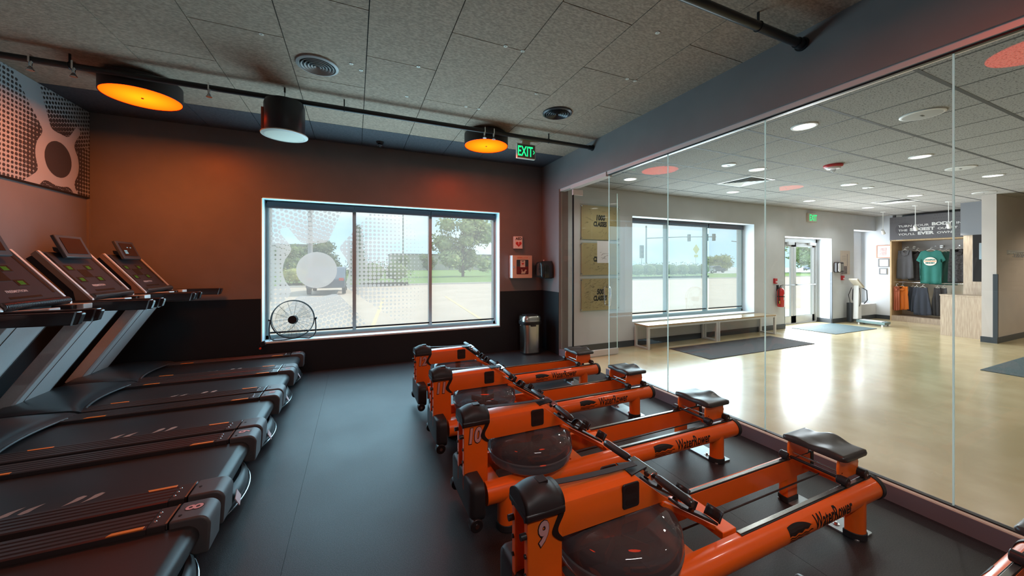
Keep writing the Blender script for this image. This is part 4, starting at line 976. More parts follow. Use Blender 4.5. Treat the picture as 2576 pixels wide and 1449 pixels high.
    def Q(u, w): p = A_+dd*u-n2*w; return (p.x, p.z)
    Lc = (B_-A_).length
    body = [Q(0.0, 0.028), Q(0.03, 0.002), Q(Lc, 0.002), Q(Lc+0.002, 0.10), Q(0.16, 0.10), Q(0.085, 0.135), (-2.30, 1.205), (-2.30, 1.180), (-2.06, 1.178)]
    cb = M(o).prism(body, -0.292, 0.292).build('console_body', K['black'], t, bevel=0.008, sharp=40)
    M(o).prism([Q(0.035, 0.003), Q(Lc-0.005, 0.003), Q(Lc-0.005, -0.002), Q(0.035, -0.002)], -0.284, 0.284).build('console_panel', mat('console_panel', (0.032, 0.032, 0.037), 0.35), t)
    for s in (-1, 1):
        fin = [Q(-0.045, 0.020), Q(0.0, -0.006), Q(Lc, -0.006), Q(Lc+0.010, 0.0), Q(Lc+0.004, 0.045), Q(0.12, 0.045), Q(0.02, 0.10), Q(-0.045, 0.11)]
        M(o).prism(fin, s*0.292, s*0.312).build('side_fin', mat('bronze_side', (0.36, 0.25, 0.19), 0.4, metal=0.4), t, bevel=0.003)
        M(o).prism([Q(-0.048, 0.022), Q(-0.002, -0.009), Q(Lc+0.002, -0.009), Q(Lc+0.002, 0.004), Q(0.0, 0.006), Q(-0.045, 0.032)], s*0.290, s*0.3145).build('edge_trim', K['alu'], t, bevel=0.002)
    r0 = Vector((-2.038, 0, 1.222))
    rp = M(o)
    for k in range(58):
        y = -0.275+0.55*k/57; rp.lathe([(0.026, y-0.003), (0.030, y-0.001), (0.030, y+0.001), (0.026, y+0.003)], (r0.x-0.012, 0, r0.z+0.01), 16, 'y')
    rp.cyl((r0.x-0.012, -0.285, r0.z+0.01), (r0.x-0.012, 0.285, r0.z+0.01), 0.0265, n=20)
    rp.build('ribbed_roll', mat('ribbed_dark', (0.10, 0.11, 0.12), 0.25, metal=0.5), t)
    P3 = lambda u, y, e=0.003: tuple(A_+dd*u+n2*e+Vector((0, y, 0)))
    def pad(u0, u1, y0_, y1_, nm, mt, e=0.003):
        M(o).add([P3(u0, y0_, e), P3(u1, y0_, e), P3(u1, y1_, e), P3(u0, y1_, e), P3(u0, y0_, 0.0), P3(u1, y0_, 0.0), P3(u1, y1_, 0.0), P3(u0, y1_, 0.0)], [(0, 1, 2, 3), (0, 4, 5, 1), (1, 5, 6, 2), (2, 6, 7, 3), (3, 7, 4, 0)]).build(nm, mt, t, smooth=False)
    disp = mat('dim_display', (0.015, 0.014, 0.012), 0.2); led = mat('dim_green_digits', (0.03, 0.12, 0.015), 0.3, emit=(0.08, 0.5, 0.03), estr=0.035)
    for (u, y) in ((0.205, -0.165), (0.205, 0.075), (0.335, -0.165), (0.335, 0.075)):
        pad(u-0.028, u+0.028, y-0.045, y+0.045, 'readout', disp, 0.0035); pad(u-0.017, u+0.017, y-0.024, y+0.024, 'digits', led, 0.0045)
    pad(0.225, 0.315, -0.10, 0.02, 'center_display', disp, 0.0035)
    pad(0.070, 0.090, -0.15, 0.12, 'slot', disp, 0.0035)
    for s in (-1, 1): pad(0.10, Lc-0.02, s*0.27, s*0.245, 'button_column', disp, 0.0035)
    m = M(o); add_text(m, text2d('FREEMOTION', 0.028, 1.0, 0.0006, 0, 'CENTER'), lambda a, b: P3(0.125+b, a-0.04, 0.004)); m.build('maker_name', mat('pale_print', (0.5, 0.45, 0.45), 0.5), t, smooth=False)
    # tablet
    Tb, Tt = Vector((-2.262, 0, 1.572)), Vector((-2.345, 0, 1.765)); td = (Tt-Tb).normalized(); tn = Vector((td.z, 0, -td.x)); c = (Tb+Tt)/2
    M(o).obox(c-tn*0.016, td*0.106, (0, 0.168, 0), tn*0.014).build('tablet', mat('tablet_grey', (0.055, 0.06, 0.065), 0.35), t, bevel=0.006)
    M(o).obox(c+td*0.004, td*0.075, (0, 0.126, 0), tn*0.0012).build('tablet_screen', mat('dark_screen', (0.03, 0.012, 0.008), 0.12, coat=0.3), t, smooth=False)
    M(o).prism([(c.x-0.035, c.z-0.02), (Tb.x-0.015, Tb.z+0.01), (-2.33, 1.60), (-2.385, 1.62), (-2.395, 1.66)], -0.10, 0.10).build('tablet_arm', K['black'], t, bevel=0.006)
    return t
ty = {8: 1.91, 9: 2.793, 10: 3.66, 11: 4.525, 12: 5.368}
tlab = {8: 'treadmill numbered 8 on its end cap, nearest the viewer at bottom left', 9: 'treadmill numbered 9, second from the viewer',
        10: 'treadmill in the middle of the row, third from the viewer, console cut by left edge', 11: 'treadmill second from the window wall, grey tablet on its console',
        12: 'treadmill farthest from the viewer beside the window wall, dark tablet lit with small icons'}
proto = make_treadmill(tlab[8]); tms = {8: proto}
for n in (9, 10, 11, 12): c = dup(proto); c['label'] = tlab[n]; tms[n] = c
for n, r in tms.items():
    r.location = (TX, ty[n], 0); r['group'] = 'treadmills in a row along the left wall'
    for lay, mt, z in ((0.007, K['decal_black'], 0.3058), (0.0025, K['decal_pink'], 0.3064)):
        m = M((TX, 0, 0)); add_text(m, text2d(str(n), 0.105 if n < 10 else 0.070, 0.85, lay*0.8, 0.0, 'CENTER'), lambda a, b: (-0.695-b*0.92, 0.352+a, z)); m.build('number' if lay < 0.005 else 'number_outline', mt, r, smooth=False)
t = tms[12]
def scr(u0, u1, y0, y1):
    Tb, Tt = Vector((-2.262, 0, 1.572)), Vector((-2.345, 0, 1.765)); td = (Tt-Tb).normalized(); tn = Vector((td.z, 0, -td.x))
    M((TX, 0, 0)).add([tuple(Tb+td*u+tn*0.0025+Vector((0, y, 0))) for u, y in ((u0, y0), (u1, y0), (u1, y1), (u0, y1))], [(0, 1, 2, 3)]).build('screen_icon', mat('icon_glow', (0.1, 0.2, 0.22), 0.3, emit=(0.25, 0.55, 0.65), estr=0.5), t, smooth=False)
scr(0.06, 0.078, -0.10, -0.045); scr(0.083, 0.10, -0.10, -0.045); scr(0.13, 0.14, -0.02, 0.005); scr(0.13, 0.14, 0.04, 0.065)
# ================================================================== lobby
K['downlight'] = emat('downlight_glow', (1.0, 0.97, 0.88), 5.0)
def downlight(x, y, label, power=9):
    t = thing('recessed_downlight', label, 'ceiling light', (x, y, LZ), 0, 'recessed downlights in the lobby ceiling'); o = (x, y, LZ)
    M(o).lathe([(0.108, LZ), (0.104, LZ-0.008), (0.090, LZ-0.010), (0.086, LZ-0.004)], (x, y, 0), 32).build('trim_ring', K['white'], t)
    M(o).cyl((x, y, LZ-0.0045), (x, y, LZ-0.001), 0.088, n=32).build('lens', K['downlight'], t)
    lamp('downlight_lamp', 'SPOT', (x, y, LZ-0.02), power*4, (1.0, 0.98, 0.94), size=0.08, spot=2.5)
rows = {2.10: 'row nearest the viewer', 3.31: 'middle row', 4.50: 'row nearest the window wall'}
spots = [(4.05, 2.10, 'big bright round downlight between second and third glass seams, row nearest the viewer'),
 (6.52, 2.10, 'round downlight in row nearest the viewer, right of the red strobe'), (8.92, 2.10, 'round downlight in row nearest the viewer, right of the rightmost glass seam'),
 (5.262, 3.31, 'round downlight beside the square supply vent, middle row'), (7.67, 3.31, 'round downlight in middle row, below and right of the red strobe'),
 (10.06, 3.31, 'round downlight in middle row in front of the far supply vent'), (4.0, 4.49, 'round downlight by the glass door, row nearest the window wall'),
 (6.466, 4.51, 'round downlight above the lobby window, row nearest the window wall'), (8.833, 4.48, 'round downlight above the fire extinguisher, row nearest the window wall'),
 (11.15, 4.45, 'round downlight in front of the entrance doors, row nearest the window wall')]
for x, y, lb in spots: downlight(x, y, lb)
for x in (4.05, 7.7, 11.2): downlight(x, -0.6, {4.05: 'round downlight beyond the right frame edge, over the lobby floor by the glass', 7.7: 'round downlight beyond the right frame edge, over the middle of the lobby', 11.2: 'round downlight beyond the right frame edge, near the hallway partition'}[x], 9)
def ceil_disc(name, label, cat, x, y, r, mt, h=0.012):
    t = thing(name, label, cat, (x, y, LZ)); o = (x, y, LZ)
    M(o).lathe([(r, LZ), (r, LZ-h*0.6), (r*0.92, LZ-h), (r*0.86, LZ-h)], (x, y, 0), 32).build('rim', K['white'], t)
    M(o).lathe([(r*0.87, LZ-h), (r*0.5, LZ-h-0.003), (0.0001, LZ-h-0.003)], (x, y, 0), 32).build('grille', mt, t)
    M(o).box(x-0.025, x+0.025, y-0.008, y+0.008, LZ-h-0.005, LZ-h-0.002).build('badge', K['black'], t, smooth=False)
sg = mat('speaker_grille_grey', (0.42, 0.41, 0.39), 0.5)
ceil_disc('ceiling_speaker', 'large round grey ceiling speaker left of the rightmost glass seam', 'speaker', 4.71, 1.506, 0.145, sg)
ceil_disc('ceiling_speaker', 'round white ceiling speaker just right of the rightmost glass seam', 'speaker', 7.796, 2.12, 0.145, mat('speaker_white', (0.6, 0.6, 0.58), 0.5))
ceil_disc('ceiling_speaker', 'far round grey ceiling speaker above the wood desk', 'speaker', 10.83, 2.66, 0.145, sg)
ceil_disc('ceiling_sensor', 'small round white sensor on lobby ceiling left of the supply vent', 'sensor', 4.656, 3.312, 0.085, K['white'])
ceil_disc('ceiling_sensor', 'small round white sensor on ceiling right of the middle downlight', 'sensor', 8.25, 3.295, 0.075, K['white'])
t = thing('fire_strobe', 'round red fire strobe with clear dome on the lobby ceiling', 'fire alarm', (5.983, 2.755, LZ)); o = (5.983, 2.755, LZ)
M(o).lathe([(0.105, LZ), (0.105, LZ-0.02), (0.09, LZ-0.035), (0.0001, LZ-0.035)], (o[0], o[1], 0), 32).build('base', mat('alarm_red', (0.55, 0.02, 0.03), 0.35), t)
M(o).lathe([(0.085, LZ-0.035), (0.07, LZ-0.055), (0.0001, LZ-0.058)], (o[0], o[1], 0), 32).build('white_face', mat('alarm_face', (0.65, 0.55, 0.55), 0.4), t)
M(o).ball((o[0], o[1], LZ-0.065), 0.032, n=16).build('clear_dome', glassmat('strobe_dome', (0.8, 0.8, 0.8), 1.5, diff=0.2, dcol=(0.8, 0.8, 0.8)), t)
def sqvent(x0, x1, y0, y1, label):
    cx, cy = (x0+x1)/2, (y0+y1)/2; t = thing('supply_vent', label, 'air vent', (cx, cy, LZ)); o = (cx, cy, LZ)
    f = M(o)
    def ring(a, b, za, zb):
        P = []
        for k, (q, z) in enumerate(((a, za), (b, zb))):
            P += [(cx-q, cy-q, z), (cx+q, cy-q, z), (cx+q, cy+q, z), (cx-q, cy+q, z)]
        f.add(P, [(i, (i+1) % 4, 4+(i+1) % 4, 4+i) for i in range(4)])
    h = (x1-x0)/2
    ring(h, h-0.03, LZ-0.004, LZ-0.008); ring(h-0.03, h-0.035, LZ-0.008, LZ)
    f.build('frame', K['white'], t, smooth=False)
    for k in range(4):
        f = M(o); q = h-0.055-0.055*k; ring(q, q-0.035, LZ-0.016, LZ-0.002); f.build('louvre', K['white'], t, smooth=False)
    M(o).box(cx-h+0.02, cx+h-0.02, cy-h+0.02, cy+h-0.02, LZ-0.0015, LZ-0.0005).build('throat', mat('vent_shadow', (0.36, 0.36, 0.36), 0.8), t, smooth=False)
sqvent(5.56, 6.15, 3.585, 4.175, 'square white louvred supply vent in lobby ceiling left of third glass seam')
sqvent(10.29, 10.87, 3.50, 4.08, 'square white supply vent in the ceiling in front of the display cabinet')
# benches
def bench(x0, x1, label):
    y0, y1, h = 4.885, 5.225, 0.43; o = ((x0+x1)/2, (y0+y1)/2, 0); t = thing('bench', label, 'bench', o, 0, 'benches under the lobby window')
    M(o).box(x0+0.002, x1-0.002, y0, y1, h-0.028, h).build('seat_board', mat('bench_wood', (0.52, 0.36, 0.20), 0.16, col2=(0.44, 0.29, 0.15), nscale=6, stretch=(1, 12, 12), coat=0.7), t, bevel=0.003)
    M(o).box(x0+0.03, x1-0.03, y0+0.004, y0+0.03, h-0.062, h-0.028).box(x0+0.03, x1-0.03, y1-0.03, y1-0.004, h-0.062, h-0.028).build('side_rails', K['alu'], t, bevel=0.002)
    for a in (x0, x1-0.05):
        for q in (y0, y1-0.035): M(o).box(a, a+0.05, q, q+0.035, 0.0, h-0.028).build('leg', K['alu'], t, bevel=0.002)
        M(o).box(a, a+0.05, y0+0.035, y1-0.035, 0.002, 0.030).build('foot_rail', K['alu'], t, bevel=0.002)
bench(4.755, 6.565, 'metal-legged wood bench under lobby window, left one nearest the signed boards')
bench(6.575, 8.40, 'metal-legged wood bench under lobby window, right one nearest the fire extinguisher')
# mats
K['mat1'] = mat('charcoal_mat', (0.050, 0.046, 0.046), 0.85, noise=0.4, nscale=90, bump=0.5, bscale=150)
K['mat2'] = mat('grey_teal_mat', (0.085, 0.13, 0.14), 0.75, noise=0.4, nscale=90, bump=0.5, bscale=150)
def fmat(x0, x1, y0, y1, mt, label):
    o = M(((x0+x1)/2, (y0+y1)/2, 0)).prism(rrect(x0, x1, y0, y1, 0.01, 2), 0.0, 0.008, 'xy').build('floor_mat', mt, bevel=0.002)
    o.location = ((x0+x1)/2, (y0+y1)/2, 0.0005); link_props(o, label, 'floor mat')
fmat(5.175, 8.05, 3.99, 4.81, K['mat1'], 'long charcoal floor mat in front of the benches')
fmat(9.55, 11.30, 4.35, 5.22, K['mat2'], 'blue-grey floor mat in front of the entrance doors')
fmat(8.20, 10.60, 1.15, 2.05, K['mat2'], 'blue-grey floor mat at the right edge of the photo')
# signed boards
def scribbles(m, x0, x1, z0, z1, y, n, rnd):
    for _ in range(n):
        cx = rnd.uniform(x0+0.05, x1-0.07); cz = rnd.uniform(z0+0.03, z1-0.03); L = rnd.uniform(0.025, 0.065); a = rnd.uniform(-0.3, 0.9); k = rnd.randint(5, 11)
        P = []; ph = rnd.uniform(0, 6)
        for i in range(k+1):
            u = i/k*L; v = 0.005*math.sin(i*2.2+ph)+rnd.uniform(-0.003, 0.003); P.append((cx+u*math.cos(a)-v*math.sin(a), cz+u*math.sin(a)+v*math.cos(a)))
        w = 0.0010
        for (a1, b1), (a2, b2) in zip(P[:-1], P[1:]):
            dx, dz = a2-a1, b2-b1; d = math.hypot(dx, dz)+1e-6; nx, nz2 = -dz/d*w, dx/d*w
            m.add([(a1+nx, y, b1+nz2), (a2+nx, y, b2+nz2), (a2-nx, y, b2-nz2), (a1-nx, y, b1-nz2)], [(0, 1, 2, 3)])
rnd = random.Random(3)
K['boardpaper'] = mat('signed_paper', (0.64, 0.48, 0.27), 0.6, noise=0.05, nscale=3)
K['acrylic'] = glassmat('clear_acrylic', (0.93, 0.96, 0.93), 1.45)
def board(z0, z1, top, bottom, label, nscr, tz):
    x0, x1 = 3.553, 4.421; o = ((x0+x1)/2, YR, z0); t = thing('signed_board', label, 'sign board', o, 0, None)
    M(o).box(x0+0.04, x1-0.04, YR-0.016, YR-0.010, z0+0.02, z1-0.02).build('paper', K['boardpaper'], t, smooth=False)
    M(o).box(x0, x1, YR-0.030, YR-0.024, z0, z1).build('acrylic_sheet', K['acrylic'], t, smooth=False)
    for a in (x0+0.035, x1-0.035):
        for b_ in (z0+0.04, z1-0.04): M(o).cyl((a, YR-0.036, b_), (a, YR-0.001, b_), 0.010, n=12).build('standoff', K['silver'], t)
    m = M(o); scribbles(m, x0+0.04, x1-0.04, z0+0.02, z1-0.02, YR-0.0165, nscr, rnd); s_ = m.build('signatures', K['decal_black'], t, smooth=False); s_['kind'] = 'stuff'
    m = M(o)
    if top: add_text(m, text2d(top, 0.125, 0.80, 0.007, 0.12, 'CENTER'), lambda a, b: (3.99+a, YR-0.0175, tz+b))
    add_text(m, text2d(bottom, 0.115, 0.66, 0.007, 0.12, 'CENTER'), lambda a, b: (3.985+a, YR-0.0175, tz-0.11+b)); m.build('lettering', K['decal_black'], t, smooth=False)
board(1.935, 2.57, '1000', 'CLASSES', 'clear board of signatures lettered 1000 CLASSES, topmost of the three', 46, 2.30)
board(1.312, 1.912, None, 'CLASSES', 'clear board of signatures partly behind a paper notice, middle of the three', 70, 1.68)
board(0.69, 1.285, '500', 'CLASSES', 'clear board crowded with signatures lettered 500 CLASSES, lowest of the three', 170, 0.99)
o = (3.76, 4.852, 1.54); t = thing('paper_notice', 'white paper notice with scribbled drawing taped to the open glass door', 'notice', o)
M(o).box(3.64, 3.88, 4.853, 4.8555, 1.54, 1.90).build('sheet', mat('paper_white', (0.72, 0.78, 0.80), 0.6), t, smooth=False)
m = M(o); scribbles(m, 3.62, 3.89, 1.57, 1.75, 4.852, 14, rnd); s_ = m.build('drawing', mat('blue_black_ink', (0.03, 0.05, 0.08), 0.5), t, smooth=False); s_['kind'] = 'stuff'
# extinguisher
def extinguisher():
    cx, cy = 9.05, 5.165; o = (cx, cy, 0.535); t = thing('fire_extinguisher', 'red fire extinguisher on lobby wall left of the entrance doors', 'fire extinguisher', o)
    M(o).lathe([(0.0001, 0.535), (0.06, 0.537), (0.070, 0.55), (0.070, 0.90), (0.062, 0.94), (0.035, 0.965), (0.02, 0.975), (0.0001, 0.975)], (cx, cy, 0), 32).build('cylinder', mat('extinguisher_red', (0.60, 0.035, 0.03), 0.3, coat=0.4), t, sharp=50)
    M(o).cyl((cx, cy, 0.97), (cx, cy, 1.01), 0.02, n=16).box(cx-0.01, cx+0.01, cy-0.03, cy+0.03, 1.0, 1.02).build('valve', K['silver'], t)
    M(o).obox((cx+0.04, cy, 1.035), (0.055, 0, 0.006), (0, 0.010, 0), (0, 0, 0.005)).obox((cx+0.04, cy, 1.012), (0.045, 0, -0.008), (0, 0.009, 0), (0, 0, 0.004)).build('lever', K['black'], t)
    M(o).tube([(cx-0.02, cy, 1.0), (cx-0.07, cy-0.01, 0.99), (cx-0.095, cy-0.01, 0.92), (cx-0.095, cy-0.01, 0.80), (cx-0.09, cy-0.01, 0.70)], 0.009).cyl((cx-0.09, cy-0.01, 0.72), (cx-0.09, cy-0.01, 0.62), 0.010, 0.018, 12).build('hose', K['black'], t)
    M(o).lathe([(0.0712, 0.77), (0.0716, 0.775), (0.0716, 0.785), (0.0712, 0.79)], (cx, cy, 0), 32).build('strap', K['black'], t)
    M(o).grid(lambda u, v: (cx+0.0708*math.sin(-0.2+0.9*u), cy-0.0708*math.cos(-0.2+0.9*u), 0.70+0.13*v), 8, 1).build('label_panel', K['white'], t)
    M(o).box(cx-0.10, cx-0.075, cy-0.03, cy, 0.62, 0.68).build('yellow_tag', mat('tag_yellow', (0.7, 0.5, 0.05), 0.5), t)
    M(o).box(cx-0.02, cx+0.02, cy+0.05, YR, 0.90, 1.04).build('wall_hook', K['black'], t)
extinguisher()
def pull(x, z, label):
    o = (x, YR, z); t = thing('fire_alarm_pull', label, 'fire alarm', o); rd = mat('pull_red', (0.55, 0.03, 0.04), 0.35)
    M(o).box(x-0.045, x+0.045, YR-0.045, YR, z-0.06, z+0.06).build('box', rd, t, bevel=0.005)
    M(o).box(x-0.03, x+0.03, YR-0.055, YR-0.044, z-0.035, z-0.005).build('pull_handle', K['white'], t, bevel=0.002)
pull(8.955, 1.135, 'red fire alarm pull box above the fire extinguisher'); pull(11.80, 1.17, 'red fire alarm pull box below the wall poster')
exit_sign(10.40, YR-0.027, 2.79, 2.575, 0.37, 'green exit sign on pale lobby wall above entrance doors', arrow=False, mount=False)
o = (11.54, YR, 1.30); t = thing('sanitizer_dispenser', 'black and white sanitizer dispenser on wall right of the entrance doors', 'dispenser', o)
M(o).box(11.40, 11.70, YR-0.10, YR, 1.31, 1.585).build('housing', K['black'], t, bevel=0.03, seg=4)
M(o).prism(rrect(11.425, 11.52, 1.33, 1.565, 0.045, 6), YR-0.112, YR-0.098).build('white_front', K['white'], t, bevel=0.003)
M(o).box(11.55, 11.66, YR-0.11, YR-0.098, 1.36, 1.54).build('grey_panel', mat('panel_grey', (0.25, 0.25, 0.24), 0.3), t, bevel=0.003)
o = (11.95, YR, 1.26); t = thing('wall_poster', 'beige and dark printed poster on wall between entrance doors and side window', 'poster', o)
M(o).box(11.73, 12.18, YR-0.01, YR, 1.255, 1.89).build('sheet', mat('poster_beige', (0.60, 0.52, 0.45), 0.5), t, smooth=False)
M(o).box(11.745, 12.04, YR-0.0125, YR-0.0102, 1.27, 1.48).build('dark_photo', mat('poster_dark', (0.22, 0.19, 0.19), 0.5, noise=0.5, nscale=30), t, smooth=False)
M(o).box(12.04, 12.06, YR-0.0125, YR-0.0102, 1.48, 1.80).build('side_figure', mat('poster_mid', (0.33, 0.28, 0.27), 0.5, noise=0.4, nscale=12), t, smooth=False)
m = M(o)
for k in range(3): m.box(11.80, 11.98, YR-0.0125, YR-0.0102, 1.74-0.05*k, 1.748-0.05*k)
m.build('text_lines', mat('poster_text', (0.3, 0.27, 0.25), 0.5), t, smooth=False)
# body scale
def scale():
    cx, cy = 12.02, 5.02; o = (cx, cy, 0); t = thing('body_scale', 'white standing body scale with tilted screen beside the entrance doors', 'scale', o)
    M(o).prism([(cx-0.18, cy-0.05), (cx+0.16, cy-0.02), (cx+0.12, cy-0.60), (cx-0.22, cy-0.62)], 0.04, 0.10, 'xy').build('platform', mat('scale_teal_grey', (0.12, 0.20, 0.20), 0.3), t, bevel=0.01)
    M(o).prism([(cx-0.13, cy-0.10), (cx+0.11, cy-0.08), (cx+0.08, cy-0.52), (cx-0.16, cy-0.54)], 0.10, 0.108, 'xy').build('foot_plate', K['white'], t)
    for dx, dy in ((-0.15, -0.1), (0.1, -0.1), (-0.18, -0.56), (0.08, -0.56)): M(o).cyl((cx+dx, cy+dy, 0), (cx+dx, cy+dy, 0.04), 0.02, n=12).build('foot', K['white'], t)
    M(o).prism([(cx-0.10, 0.10), (cx+0.09, 0.10), (cx+0.075, 0.55), (cx+0.065, 0.98), (cx-0.05, 0.98), (cx-0.075, 0.55)], cy-0.06, cy+0.06).build('column', K['white'], t, bevel=0.02, seg=3)
    M(o).box(cx-0.15, cx-0.02, cy+0.05, cy+0.16, 0.02, 0.52).build('printer_box', K['black'], t, bevel=0.01)
    c = Vector((cx-0.10, cy-0.03, 1.04)); M(o).obox(c, (0.17, 0, -0.11), (0, 0.09, 0), (0.013, 0, 0.020)).build('console_head', K['offwhite'], t, bevel=0.01)
    M(o).obox(c+Vector((0.011, 0, 0.021)), (0.12, 0, -0.0776), (0, 0.075, 0), (0.001, 0, 0.002)).build('screen', mat('scale_screen', (0.5, 0.25, 0.15), 0.3), t)
    for s in (-1, 1):
        M(o).tube([(cx+0.05, cy+s*0.08, 0.92), (cx+0.13, cy+s*0.14, 0.85), (cx+0.13, cy+s*0.15, 0.60), (cx+0.09, cy+s*0.10, 0.50)], 0.012).build('hand_electrode', K['black'], t)
        M(o).tube([(cx-0.08, cy+s*0.08, 0.92), (cx-0.14, cy+s*0.12, 0.72), (cx-0.10, cy+s*0.10, 0.52), (cx-0.06, cy+s*0.07, 0.44)], 0.008).build('cable', K['black'], t)
scale()
# frames on the side wall
def frame(y0, y1, z0, z1, fm, label, art=None):
    o = (XE, (y0+y1)/2, z0); t = thing('picture_frame', label, 'picture frame', o)
    w = 0.022; f = M(o)
    f.box(XE-0.02, XE, y0, y1, z1-w, z1).box(XE-0.02, XE, y0, y1, z0, z0+w).box(XE-0.02, XE, y0, y0+w, z0+w, z1-w).box(XE-0.02, XE, y1-w, y1, z0+w, z1-w); f.build('frame', fm, t)
    M(o).box(XE-0.010, XE-0.004, y0+w, y1-w, z0+w, z1-w).build('mount_board', K['white'], t, smooth=False)
    if art: M(o).box(XE-0.012, XE-0.0102, y0+0.09, y1-0.07, z0+0.07, z1-0.07).build('print', art, t, smooth=False)
frame(4.925, 5.235, 1.705, 2.065, mat('reddish_frame', (0.52, 0.25, 0.17), 0.4), 'reddish wood picture frame, topmost of three beside the display cabinet', mat('pinkish_print', (0.60, 0.45, 0.44), 0.5, noise=0.3, nscale=20))
frame(4.965, 5.195, 1.455, 1.685, mat('grey_frame', (0.16, 0.17, 0.18), 0.4), 'grey framed certificate, middle of three beside the display cabinet')
frame(5.005, 5.175, 1.245, 1.42, mat('grey_frame2', (0.16, 0.17, 0.18), 0.4), 'small grey framed certificate, lowest of three beside the display cabinet')
# display cabinet with sign board
def cabinet():
    x0, x1, y0, y1 = 13.40, 14.02, 3.30, 4.895; o = (x0, (y0+y1)/2, 0)
    t = thing('display_cabinet', 'open light wood display cabinet holding clothes beside the framed certificates', 'display cabinet', o)
    M(o).box(x0, x1, y1-0.03, y1, 0.0, 2.18).build('side_panel', K['oak'], t, smooth=False); M(o).box(x0, x1, y0, y0+0.03, 0.0, 2.18).build('side_panel', K['oak'], t, smooth=False)
    M(o).box(x0, x1, y0, y1, 2.155, 2.185).build('top_panel', K['oak'], t, smooth=False)
    M(o).box(x0, x1, y0+0.03, y1-0.03, 0.0, 0.14).build('plinth', K['wood'], t, smooth=False)
    M(o).box(x1-0.02, x1, y0+0.03, y1-0.03, 0.14, 1.90).build('back_panel', mat('back_white', (0.72, 0.66, 0.54), 0.5), t, smooth=False)
    M(o).box(x1-0.025, x1, y0+0.03, y1-0.03, 1.90, 2.155).build('upper_back', mat('back_grey', (0.40, 0.40, 0.41), 0.5), t, smooth=False)
    M(o).cyl((13.60, y0+0.03, 1.045), (13.60, y1-0.03, 1.045), 0.014, n=12).build('hanging_rod', K['chrome'], t)
    for yy in (4.62, 4.12, 3.72):
        M(o).cyl((13.62, yy, 1.99), (x1-0.02, yy, 1.99), 0.010, n=10).cyl((x1-0.05, yy, 1.99), (x1-0.02, yy, 1.99), 0.035, n=16).build('face_out_arm', K['chrome'], t)
    o = (x0, 4.1, 2.19); t = thing('slogan_board', 'dark grey slogan board above the clothes reading TURN YOUR BODY INTO THE SEXIEST OUTFIT', 'sign', o)
    M(o).box(x0, x0+0.05, 3.28, 4.90, 2.19, 2.80).build('board', mat('slogan_grey', (0.12, 0.115, 0.125), 0.45), t, smooth=False)
    dk = mat('slogan_dots', (0.085, 0.08, 0.09), 0.5); m = M(o)
    for i in range(22):
        for j in range(8):
            yy, zz = 4.25-i*0.042-(j % 2)*0.02, 2.24+j*0.075; r = 0.007+0.005*abs(math.sin(i*0.3))
            if i > 3: m.add([(x0-0.0008, yy+r*math.cos(a), zz+r*math.sin(a)) for a in [2*PI*k/8 for k in range(8)]], [tuple(range(8))])
    m.add([(x0-0.0006, 4.62+0.17*math.cos(a), 2.46+0.17*math.sin(a)) for a in [2*PI*k/24 for k in range(24)]], [tuple(range(24))])
    s_ = m.build('dot_pattern', dk, t, smooth=False); s_['kind'] = 'stuff'
    m = M(o); yc = [4.73]
    def word(w, size, bold, z, xs=1.25):
        d = text2d(w, size, xs, bold, 0, 'LEFT'); wd = max(a for a, b in d[0])
        add_text(m, d, lambda a, b: (x0-0.003, yc[0]-a, z+b)); yc[0] -= wd+0.045
    for z, ws in ((2.515, (('TURN', 0), ('YOUR', 0), ('BODY', 1), ('INTO', 0))), (2.405, (('THE', 0), ('SEXIEST', 1), ('OUTFIT', 0))), (2.30, (("YOU'LL", 0), ('EVER', 1), ('OWN', 0)))):
        yc[0] = 4.73
        for w, b_ in ws: word(w, 0.104 if b_ else 0.074, 0.0050 if b_ else 0.0012, z, 1.22 if b_ else 1.30)
    m.build('lettering', mat('slogan_white', (0.85, 0.85, 0.84), 0.5), t, smooth=False)
cabinet()
